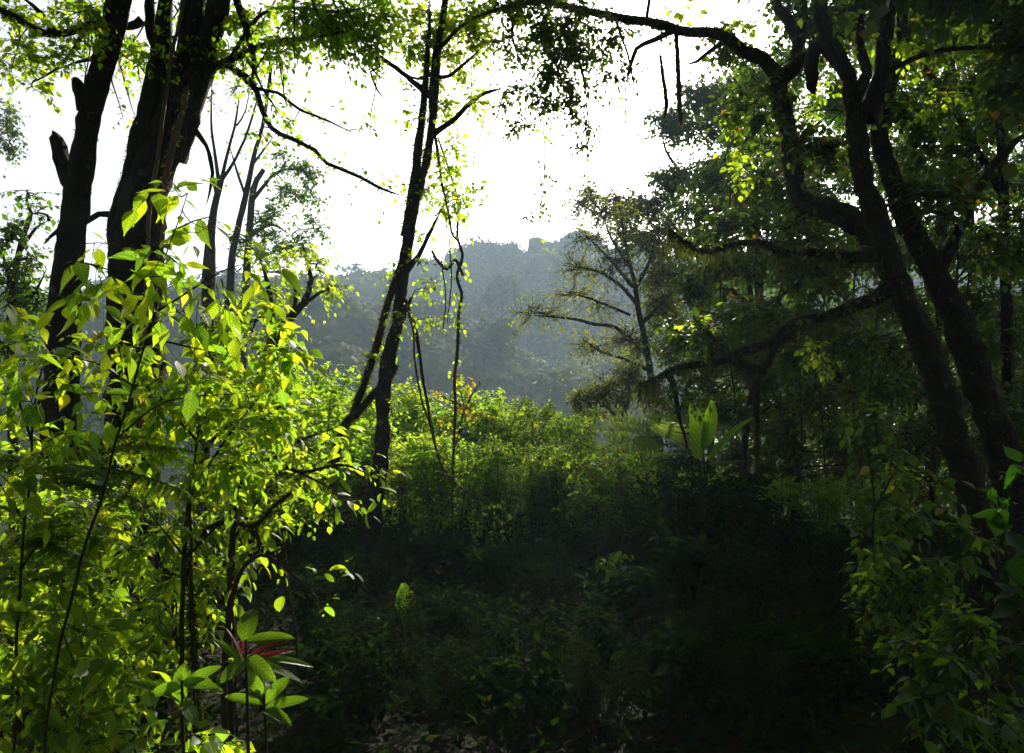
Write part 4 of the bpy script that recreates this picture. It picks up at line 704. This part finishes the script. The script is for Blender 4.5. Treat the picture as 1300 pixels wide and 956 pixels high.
small('broadleaf_shrub', 'yellow-green leafy shrub standing at the lower left border of the view', 'shrub', 4.0, [(10, 1000, 3.5), (15, 900, 3.5), (20, 800, 3), (30, 700, 2)], [[(18, 860, 2), (60, 790, 1.4)], [(16, 820, 2), (-20, 760, 1.4)]],
      [(20, 560, 44, 26, 30), (80, 560, 44, 26, 30), (130, 600, 44, 26, 30), (20, 640, 44, 26, 30), (90, 690, 44, 26, 30), (10, 730, 44, 26, 30), (70, 780, 44, 26, 30), (10, 830, 44, 26, 30), (90, 860, 44, 26, 26), (30, 900, 44, 26, 24), (150, 660, 40, 26, 26), (170, 900, 44, 22, 18)], LIME, .088, .02, STEM, 'broad', .15, 6, .5, droop=.4, curl=.35, rl=.003, dn=.6)
small('broadleaf_shrub', 'nearest leafy shrub spreading over the bottom left corner', 'shrub', 3.2, [(100, 1060, 3.5), (100, 960, 3), (105, 860, 2)], [[(100, 930, 2), (50, 860, 1.4)], [(102, 900, 2), (170, 850, 1.4)]],
      [(40, 810, 40, 24, 14), (100, 800, 40, 24, 14), (160, 830, 36, 24, 12), (20, 870, 40, 24, 16), (90, 880, 44, 24, 16), (170, 900, 40, 22, 14), (40, 930, 44, 22, 16), (130, 940, 44, 22, 16), (230, 940, 40, 20, 12), (60, 740, 40, 22, 10), (130, 760, 36, 20, 10), (290, 930, 40, 20, 10)], LIME, .095, .024, STEM, 'broad', .13, 5, .2, droop=.4, curl=.35, rl=.003, dn=1.1)
# arching sprigs to the right
def spray(label, d, pts, n, leaf=LIMEN, lL=.07, lW=.019, arms=(), sL=.14, name='arching_branch', nl=5, kind='oval', up=.3, stem=TWIG, moss=0):
    W, rr = course(pts, d); g = gpt(W[0][0], W[0][1] + .1); mid = (g + W[0]) / 2; W = np.vstack([g - [0, 0, .1], mid, W]); rr = np.concatenate([[rr[0] * 1.2, rr[0] * 1.1], rr])
    root = thing(name, label, 'branch', g); tb, lb = Faces(), Faces(); q = limb(tb, W, rr, 6, .08, .008, .04); qs = [q]
    for a in arms:
        W2, r2 = course(a, d); qs.append(limb(tb, W2, r2, 5, .08, .005, .04))
    for j, q in enumerate(qs):
        k = len(q); m = n if j == 0 else max(3, n // 3); lo = int(k * (.5 if j == 0 else .2)); i = np.append(rng.integers(lo, k, m), k - 1)
        D = N3(len(i)) + unit(q[-1, :3] - q[-3, :3]) * .8; D[:, 2] += up; sprigs(tb, lb, q[i, :3], D, sL, .0016, nl, lL, lW, kind, .3)
    tb.build('stem', stem, root, g); lb.build('foliage', leaf, root, g)
    if moss: mb = Faces(); moss_on(mb, qs[0], moss, L=(.01, .04), hang=.6); mb.build('moss', MOSS, root, g)
spray('arching twig carrying bright oval leaves towards the forked trunk', 3.9, [(290, 800, 4), (300, 640, 3.5), (330, 585, 3), (380, 600, 2.4), (430, 590, 1.8), (465, 600, 1)], 16, arms=[[(340, 585, 2), (380, 560, 1.5), (420, 545, 1)], [(380, 600, 1.6), (420, 620, 1.2), (445, 640, .8)]], leaf=LIME)
spray('drooping twig with a few round lit leaves over the dark hollow', 3.4, [(285, 850, 4), (300, 740, 3), (330, 705, 2.4), (365, 725, 2), (390, 745, 1.6), (410, 770, 1)], 7, leaf=LIME, lL=.06, lW=.018, arms=[[(365, 725, 1.2), (400, 720, 1), (430, 735, .7)]], sL=.1, nl=3)
spray('mossy crooked twig reaching across the sunlit foliage', 3.9, [(250, 850, 2.6), (240, 720, 2.6), (255, 680, 2.6), (290, 660, 2.6), (320, 670, 2.4), (350, 640, 2), (370, 625, 2)], 6, arms=[[(320, 670, 3), (330, 690, 3), (322, 705, 2.5)]], moss=2600, lL=.06, lW=.018)
spray('upper arching twig with oval leaves beside the crooked green tree', 3.8, [(230, 800, 3), (240, 640, 3), (270, 560, 2.4), (320, 530, 2), (360, 545, 1.6), (400, 575, 1)], 14, arms=[[(320, 530, 1.4), (360, 515, 1)]], lL=.065, leaf=LIME)
# ferns
def fern(label, d, x, y, fronds, lenm=.8, leaf=FERN, name='fern', rise=.6, face=None, pl=.055, bip=True, group=None, loc=None):
    b = P(x, y, d) if loc is None else np.array(loc); root = thing(name, label, 'fern', b, group); tb, lb = Faces(), Faces()
    for (az, el, L) in fronds:
        L = L * lenm; K = 14; t = np.linspace(0, 1, K)[:, None]; h = np.array([math.sin(az), math.cos(az), 0]); v = h * math.cos(el) + np.array([0, 0, math.sin(el)])
        pth = b + v * t * L + np.array([0, 0, -.55 * L]) * t ** 2.2 * (rise + .2) + h * t ** 2 * .15 * L
        add_tubes(tb, pth[None], (.004 * (1 - .8 * t[:, 0]))[None], 4)
        m = 30; f = np.linspace(.14, .99, m); i = np.minimum((f * (K - 1)).astype(int), K - 2); fr = (f * (K - 1) - i)[:, None]; p = pth[i] * (1 - fr) + pth[i + 1] * fr; tan = unit(pth[i + 1] - pth[i])
        side = unit(np.cross(tan, [0, 0, 1] if face is None else face)); wl = L * .27 * np.sin(np.clip(f * 1.15, 0, 1) ** .75 * math.pi * .93 + .15) + .01
        for sg in (-1, 1):
            dd = side * sg + tan * .35 + N3(m) * .05; dd[:, 2] -= .1 if bip else .35
            if not bip:
                add_leaves(lb, p, dd, np.cross(tan, side) * 1.0 + N3(m) * .1, wl, wl * .055, 'mid', .25, .1)
            else:
                q = 13; fq = np.linspace(.05, 1, q); dd = unit(dd)
                pp = p[:, None] + dd[:, None] * (wl[:, None] * fq[None])[..., None]; pp[..., 2] -= (wl[:, None] * .25 * fq[None] ** 2)
                tt = np.repeat(tan, q, 0)
                for s2 in (-1, 1):
                    l2 = (wl[:, None] * .19 * (1.05 - fq[None] ** 1.6)).ravel() + .004
                    add_leaves(lb, pp.reshape(-1, 3), tt * s2 + np.repeat(dd, q, 0) * .5, np.array([0, 0, 1.]) + N3(m * q) * .15, l2, l2 * .27 + .001, 'far', .1)
    tb.build('frond_stalks', STEM, root, b); lb.build('fronds', leaf, root, b); return root
A = R
fern('feathery fern with lit fronds at mid height in the left foliage', 3.3, 40, 600, [(A(70), .5, 1), (A(95), .2, 1.0), (A(50), .7, .8), (A(120), .3, .8), (A(-60), .5, .7), (A(80), -.1, .9)], .75)
fern('second feathery fern just below the lit fern at the left edge', 3.6, 10, 690, [(A(70), .7, 1), (A(95), .5, 1), (A(110), .2, .8), (A(60), .3, .9)], .6)
fern('tree fern spreading pale fronds beside the fork of the golden tree', 8.9, 846, 566, [(A(-95), .55, 1.0), (A(-110), .3, .9), (A(-85), .8, .9), (A(-130), .5, .7), (A(60), .9, .8), (A(0), 1.2, .9), (A(180), .8, .8), (A(110), .6, .9)], 1.0, leaf=leaf_mat('tree_fern_leaf', [(.08, .12, .03), (.10, .145, .035)], .55, 4.2, .5, tgreen=(1.1, 1, .45)), name='tree_fern', bip=False, face=(.1, -.75, .8))
def fern_trunk():
    pass
# ginger-like plant with red young leaves at the bottom
def rosette(name, label, d, x, y, leaves, red=(), stemy=950, m=BIG, kind='oval'):
    c = P(x, y, d); g = gpt(c[0], c[1]); root = thing(name, label, 'plant', g); tb, lb, rb = Faces(), Faces(), Faces(); limb(tb, [g, (g + c) / 2 + [.02, 0, 0], c], [.007, .006, .004], 6, .05)
    for lst, fb in ((leaves, lb), (red, rb)):
        for (dx, dy, dz, wpx, face) in lst:      # tip offset px, depth offset m, half width px
            o_ = (g - c) * U(0, .1); tip = P(x + dx, y + dy, d + dz); v = tip - c - o_ * .5; L = np.linalg.norm(v); nr = {'c': np.array([.15, -1, .25]), 'u': np.array([.2, -.6, .8]), 's': np.array([.8, -.5, .4])}[face]
            add_leaves(fb, (c + o_)[None], v[None], nr[None] + N3(1) * .18, L, wpx / F * d, kind, .32, .45)
    tb.build('stem', STEM, root, g); lb.build('leaves', m, root, g)
    if red: rb.build('lit_or_young_leaves', RED, root, g)
rosette('red_leaved_plant', 'plant with two red young leaves above glossy green ones at the bottom', 2.6, 312, 812, [(2, -48, .06, 13, 'c'), (62, -6, .0, 9, 'u'), (92, 8, .08, 6, 'u'), (-38, -22, .0, 7, 'u'), (80, 34, .05, 6, 'u'), (30, 30, -.1, 10, 'u'), (-30, 35, -.1, 10, 'u'), (50, 20, .1, 9, 'u')],
        [(42, -28, -.03, 5, 'u'), (-10, -52, .1, 4, 'c'), (60, -12, .05, 4, 'u'), (-14, -40, .05, 4, 's')])
rosette('glossy_plant', 'plant with an upright round leaf and a long side leaf at the bottom', 2.4, 231, 864, [(1, -40, .03, 12, 'c'), (-68, -22, .0, 9, 'u'), (46, -22, .0, 7, 'u'), (30, -4, -.05, 8, 'u'), (-40, 8, -.05, 8, 'u'), (20, 30, -.1, 9, 'u'), (60, 10, .1, 7, 'u')])
rosette('glossy_plant', 'small glossy plant between the red-leaved plant and the dark hollow', 2.9, 335, 880, [(30, -30, .03, 8, 'u'), (-25, -30, 0, 8, 'c'), (50, -12, 0, 7, 'u'), (-50, -8, 0, 7, 'u'), (10, -40, .1, 8, 's'), (30, 15, -.1, 8, 'u')])
# ------------------------------------------------------------------ paddle leaf plants
def paddle_plant(name, label, d, x, y, leaves, m=BIG):
    c = P(x, y, d); g = gpt(c[0], c[1]); root = thing(name, label, 'plant', g)
    for (pts, hw, face) in leaves:
        W, rr = course([(a, b, 2) for a, b in pts], d); ks = 3
        tb = Faces(); sq = np.vstack([g, W[0]]); limb(tb, [g, (g * .5 + W[0] * .5) + rng.normal(size=3) * .03, W[0]], [.014, .012, .008], 6, .04); tb.build('stalk', STEM, root, g)
        q = smooth_path(W, .03); n = len(q); t = np.linspace(0, 1, n); wd = hw / F * d * np.sin(np.clip(t, .02, .985) ** .8 * math.pi) ** .55; tan = unit(np.gradient(q, axis=0)); nr = np.array(face, float); side = unit(np.cross(tan, nr)); nn = np.cross(side, tan)
        v = np.array([-1, -.6, -.25, 0, .25, .6, 1]); jag = 1 + rng.normal(size=(n, 1)) * .04
        V = q[:, None] + side[:, None] * (wd[:, None] * v[None] * jag)[..., None] - nn[:, None] * (wd[:, None] * (np.abs(v)[None] ** 1.2 * .35 + .03 * np.sin(t * 60)[:, None] * np.abs(v)))[..., None]
        i = np.arange(n - 1)[:, None] * 7 + np.arange(6)[None]; f = np.stack([i, i + 1, i + 8, i + 7], -1).reshape(-1, 4); fb = Faces()
        uv = np.stack([np.repeat(t, 7), np.tile(v, n)], 1); fb.add(V.reshape(-1, 3), [f], uv); fb.build('leaf', m, root, g)
paddle_plant('banana_plant', 'plant with tall glowing paddle leaves below the mossy horizontal branch', 8.5, 895, 650,
             [([(886, 582), (888, 555), (885, 530), (876, 512)], 12, (.2, -1, .1)), ([(893, 570), (899, 548), (903, 528), (903, 508)], 10, (-.1, -1, .2)), ([(898, 583), (915, 562), (933, 544), (955, 530)], 5, (-.5, -.8, .5)), ([(890, 592), (915, 586), (945, 584)], 6, (0, -.4, 1))])
paddle_plant('paddle_leaf_plant', 'single glowing upright paddle leaf standing in the dark hollow', 7.0, 530, 850, [([(517, 795), (516, 775), (514, 755), (512, 740)], 13.5, (.1, -1, .15)), ([(530, 800), (545, 775), (565, 755)], 6, (0, -.3, 1)), ([(500, 800), (480, 785), (455, 785)], 7, (0, -.3, 1))])
# ------------------------------------------------------------------ right foreground
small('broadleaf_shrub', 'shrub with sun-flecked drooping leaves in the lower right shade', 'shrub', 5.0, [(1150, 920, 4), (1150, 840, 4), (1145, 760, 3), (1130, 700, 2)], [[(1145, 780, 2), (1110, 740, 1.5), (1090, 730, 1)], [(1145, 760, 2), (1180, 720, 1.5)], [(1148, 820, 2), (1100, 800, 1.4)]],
      [(1115, 720, 26, 20, 22), (1130, 750, 28, 18, 24), (1160, 710, 30, 20, 24), (1090, 760, 20, 16, 12), (1110, 790, 26, 16, 18), (1170, 760, 30, 20, 24), (1150, 800, 36, 20, 30), (1110, 690, 24, 18, 18), (1200, 730, 30, 24, 30), (1100, 830, 30, 18, 20), (1180, 840, 40, 22, 34)], MID, .07, .02, STEM, 'broad', .14, 5, .3, droop=.55, lit_leaves=[(1112, 712, 16, 12, 12), (1130, 740, 20, 12, 14), (1100, 775, 12, 10, 7), (1165, 735, 14, 10, 6)])  # extra lime leaves put the sun flecks into the leaf colour
small('broadleaf_shrub', 'shrub with large heart-shaped leaves at the right edge', 'shrub', 2.8, [(1330, 1000, 4), (1320, 850, 4), (1300, 720, 3), (1285, 640, 2.4), (1270, 605, 1.5)], [[(1300, 720, 2), (1270, 690, 1.4)], [(1290, 660, 2), (1262, 640, 1.2)]],
      [(1268, 610, 20, 12, 3), (1290, 600, 20, 12, 3), (1285, 690, 20, 24, 3), (1300, 760, 26, 26, 5), (1260, 660, 16, 16, 2), (1300, 650, 20, 20, 3)], leaf_mat('leaf_heart', [(.012, .045, .005), (.02, .062, .006)], .5, 3.0, .45, None, spec=.2, veins=True, tgreen=(1.0, 1.0, .25)), .10, .036, STEM, 'broad', .1, 4, .2, droop=.5, curl=.35, rl=.0025)
small('broadleaf_shrub', 'low shrub of dark hanging leaves in the lower right corner', 'shrub', 3.6, [(1240, 1000, 4), (1235, 900, 4), (1225, 820, 3)], [[(1230, 860, 2), (1180, 820, 1.5)], [(1230, 850, 2), (1275, 820, 1.5)]],
      [(1200, 780, 30, 18, 12), (1170, 830, 30, 18, 12), (1240, 800, 30, 18, 12), (1280, 840, 30, 18, 12), (1210, 850, 36, 18, 16), (1260, 900, 40, 22, 16), (1180, 900, 40, 22, 16), (1290, 930, 40, 24, 12)], MID, .08, .022, STEM, 'broad', .15, 6, .25, droop=.5, dn=1.3)
small('broadleaf_shrub', 'tall thin shrub of pale leaves climbing before the leaning trunks', 'shrub', 5.6, [(1100, 900, 4), (1105, 760, 3.6), (1110, 640, 3), (1100, 560, 2)], [[(1110, 650, 2), (1140, 590, 1.4)], [(1106, 700, 2), (1080, 640, 1.4)]],
      [(1105, 540, 24, 20, 14), (1130, 580, 24, 20, 14), (1140, 640, 30, 24, 18), (1100, 640, 24, 24, 16), (1170, 600, 26, 24, 14), (1120, 680, 30, 24, 18), (1190, 670, 34, 26, 20), (1240, 700, 34, 26, 18)], MID, .085, .026, STEM, 'mid', .14, 5, .3, droop=.5)
small('lit_shrub', 'small bush catching sun at the edge of the dark lower centre', 'shrub', 7.5, [(775, 840, 3), (775, 780, 3), (772, 730, 2)], [[(774, 760, 1.6), (790, 720, 1)]],
      [(772, 705, 12, 8, 9), (785, 730, 18, 12, 18), (765, 745, 20, 12, 20), (790, 760, 20, 12, 18), (755, 765, 22, 10, 18)], LIMEN, .07, .022, STEM, 'mid', .12, 5, .3)  # lime leaf colour makes this shaded bush look sunlit
def blades(name, label, d, x, y, n, L=.5):
    c = P(x, y, d); g = gpt(c[0], c[1]); fb = Faces(); root = thing(name, label, 'grass', g); D = N3(n) * .35; D[:, 2] = 1
    p = g + N3(n) * [.08, .08, 0]; p[:, 2] = g[2]; add_leaves(fb, p, D, N3(n), U(.5, 1.1, n) * L, .008, 'broad', .6, .4); fb.build('blades', MID, root, g)
blades('grass_tuft', 'tuft of tall upright grass blades in the lower right corner', 3.2, 1170, 880, 12, .5)
blades('grass_tuft', 'narrower grass tuft at the right edge of the bottom', 3.4, 1265, 880, 9, .5)

# ------------------------------------------------------------------ dark hollow: understorey
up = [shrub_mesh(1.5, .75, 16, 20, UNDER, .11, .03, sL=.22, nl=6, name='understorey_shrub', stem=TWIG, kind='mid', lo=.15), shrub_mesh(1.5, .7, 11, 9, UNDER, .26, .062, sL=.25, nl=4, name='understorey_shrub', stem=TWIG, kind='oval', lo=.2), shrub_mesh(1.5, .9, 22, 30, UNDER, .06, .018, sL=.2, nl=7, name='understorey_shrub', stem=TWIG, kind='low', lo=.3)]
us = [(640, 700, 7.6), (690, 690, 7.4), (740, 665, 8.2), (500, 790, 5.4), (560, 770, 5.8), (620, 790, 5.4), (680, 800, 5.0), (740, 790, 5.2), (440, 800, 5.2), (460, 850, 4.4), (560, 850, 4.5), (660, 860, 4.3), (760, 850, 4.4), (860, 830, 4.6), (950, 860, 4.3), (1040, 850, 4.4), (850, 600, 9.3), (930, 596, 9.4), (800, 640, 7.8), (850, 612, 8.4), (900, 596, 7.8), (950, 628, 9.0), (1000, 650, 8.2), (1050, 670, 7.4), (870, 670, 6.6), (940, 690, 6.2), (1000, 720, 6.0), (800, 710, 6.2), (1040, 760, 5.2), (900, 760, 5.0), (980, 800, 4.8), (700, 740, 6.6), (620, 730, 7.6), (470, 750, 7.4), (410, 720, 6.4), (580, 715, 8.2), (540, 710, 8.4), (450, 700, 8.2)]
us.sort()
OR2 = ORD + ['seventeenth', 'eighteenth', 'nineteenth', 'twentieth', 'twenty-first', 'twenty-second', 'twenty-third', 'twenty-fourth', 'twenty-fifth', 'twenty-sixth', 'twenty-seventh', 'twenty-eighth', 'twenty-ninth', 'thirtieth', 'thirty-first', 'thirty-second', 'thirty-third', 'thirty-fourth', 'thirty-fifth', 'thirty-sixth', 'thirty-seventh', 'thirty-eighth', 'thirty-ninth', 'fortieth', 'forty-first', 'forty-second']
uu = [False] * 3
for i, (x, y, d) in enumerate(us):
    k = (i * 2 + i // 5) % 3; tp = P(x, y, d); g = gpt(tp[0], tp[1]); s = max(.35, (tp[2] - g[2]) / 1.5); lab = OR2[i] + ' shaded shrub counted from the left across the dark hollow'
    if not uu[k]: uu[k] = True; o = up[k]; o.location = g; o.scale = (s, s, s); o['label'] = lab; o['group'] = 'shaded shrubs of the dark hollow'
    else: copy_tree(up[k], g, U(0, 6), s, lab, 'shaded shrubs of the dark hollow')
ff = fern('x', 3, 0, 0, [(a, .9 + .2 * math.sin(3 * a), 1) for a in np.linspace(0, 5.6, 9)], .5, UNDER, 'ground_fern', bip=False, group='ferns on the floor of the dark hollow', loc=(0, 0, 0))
fs = sorted([(480, 5.6), (560, 6.4), (620, 5.2), (700, 5.0), (760, 5.8), (560, 4.9), (830, 4.8), (440, 5.2), (420, 4.6), (1060, 5.0)])
for i, (x, d) in enumerate(fs):
    g = ray_ground(x, d); lab = ORD[i] + ' dark ground fern from the left on the forest floor'
    if i == 0: ff.location = g; ff['label'] = lab
    else: copy_tree(ff, g, U(0, 6), U(.8, 1.2), lab)
def litter():
    fb = Faces(); n = 9000; x = U(-9, 9, n); y = U(1.5, 16, n); p = np.stack([x, y, gz(x, y) + U(0, .04, n)], 1); nr = N3(n) * .35; nr[:, 2] += 1; d = N3(n); d[:, 2] *= .2
    add_leaves(fb, p, d, nr, U(.05, .13, n), U(.015, .03, n), 'low', .4)
    o = fb.build('leaf_litter', leaf_mat('litter', [(.005, .004, .002), (.010, .007, .003), (.006, .009, .003)], .1, 1.0, .8, spec=.05)); o['kind'] = 'stuff'; o['label'] = 'dead leaves covering the dark forest floor'; o['category'] = 'leaf litter'
    fb = Faces(); n = 24000; x = U(-9, 10, n); y = U(3.5, 17, n); p = np.stack([x, y, gz(x, y)], 1); D = N3(n) * .5; D[:, 2] = 1
    K = n; sprigs(fb, fb, p, D, .34, .003, 5, .07, .022, 'low', .3, wood=False)
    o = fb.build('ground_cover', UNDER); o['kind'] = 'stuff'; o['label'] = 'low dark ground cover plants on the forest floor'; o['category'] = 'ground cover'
litter()

# ------------------------------------------------------------------ unseen trees added around and behind the camera for shade
def shade_tree(label, x, y, R_, h, n):
    g = gpt(x, y); root = thing('unseen_shade_tree', label, 'tree', g, 'unseen shade trees added round the viewpoint'); tb, lb = Faces(), Faces(); top = np.array([x, y, h * .7])
    limb(tb, [g - [0, 0, .2], (g + top) / 2 + [.2, .1, 0], top], [.35, .28, .2], 12, .1, .03, .2)
    for i in range(n):
        a = U(0, 6.28); r = R_ * math.sqrt(U(.05, 1)); c = np.array([x + r * math.cos(a), y + r * math.sin(a), h + U(-.8, .8)])
        if c[1] > -.5 and (c[2] - 3 - 1.6) < (c[1] + 2) * .62: continue
        clump(tb, lb, top, c, (1.6, 1.6, .8), 90, .7, 7, .34, .14, 'far', .06)
    tb.build('trunk', BARK, root, g); lb.build('crown', DARK, root, g)
shade_tree('broad unseen canopy tree added for shade behind the viewpoint', .5, -5, 7, 9.5, 26)
shade_tree('unseen canopy tree added for shade left of the viewpoint', -9, 1, 6, 9.5, 22)
shade_tree('unseen canopy tree added for shade right of the viewpoint', 8, 0, 6, 9.5, 22)
shade_tree('unseen canopy tree added for shade over the viewpoint', 2.5, -1.5, 7, 10.5, 26)
for k, (x, y) in enumerate([(-8, -6), (8, -7), (0, -11)]):
    b = shrub_mesh(4.5, 2.6, 30, 30, DARK, .22, .07, sL=.5, nl=6, name='understorey_thicket', label=['leafy thicket behind the viewpoint to the left', 'leafy thicket behind the viewpoint to the right', 'leafy thicket straight behind the viewpoint'][k], kind='low', stem=TWIG)
    b.location = gpt(x, y)

# ------------------------------------------------------------------ render settings
SC.render.engine = 'CYCLES'; c = SC.cycles
c.use_denoising = True; c.max_bounces = 7; c.diffuse_bounces = 4; c.glossy_bounces = 2; c.transmission_bounces = 5; c.volume_bounces = 1; c.transparent_max_bounces = 4
c.sample_clamp_indirect = 6; c.caustics_reflective = False; c.caustics_refractive = False
v = SC.view_settings; v.view_transform = 'Standard'; v.look = 'None'; v.exposure = 0.66; v.gamma = 1; v.use_curve_mapping = False
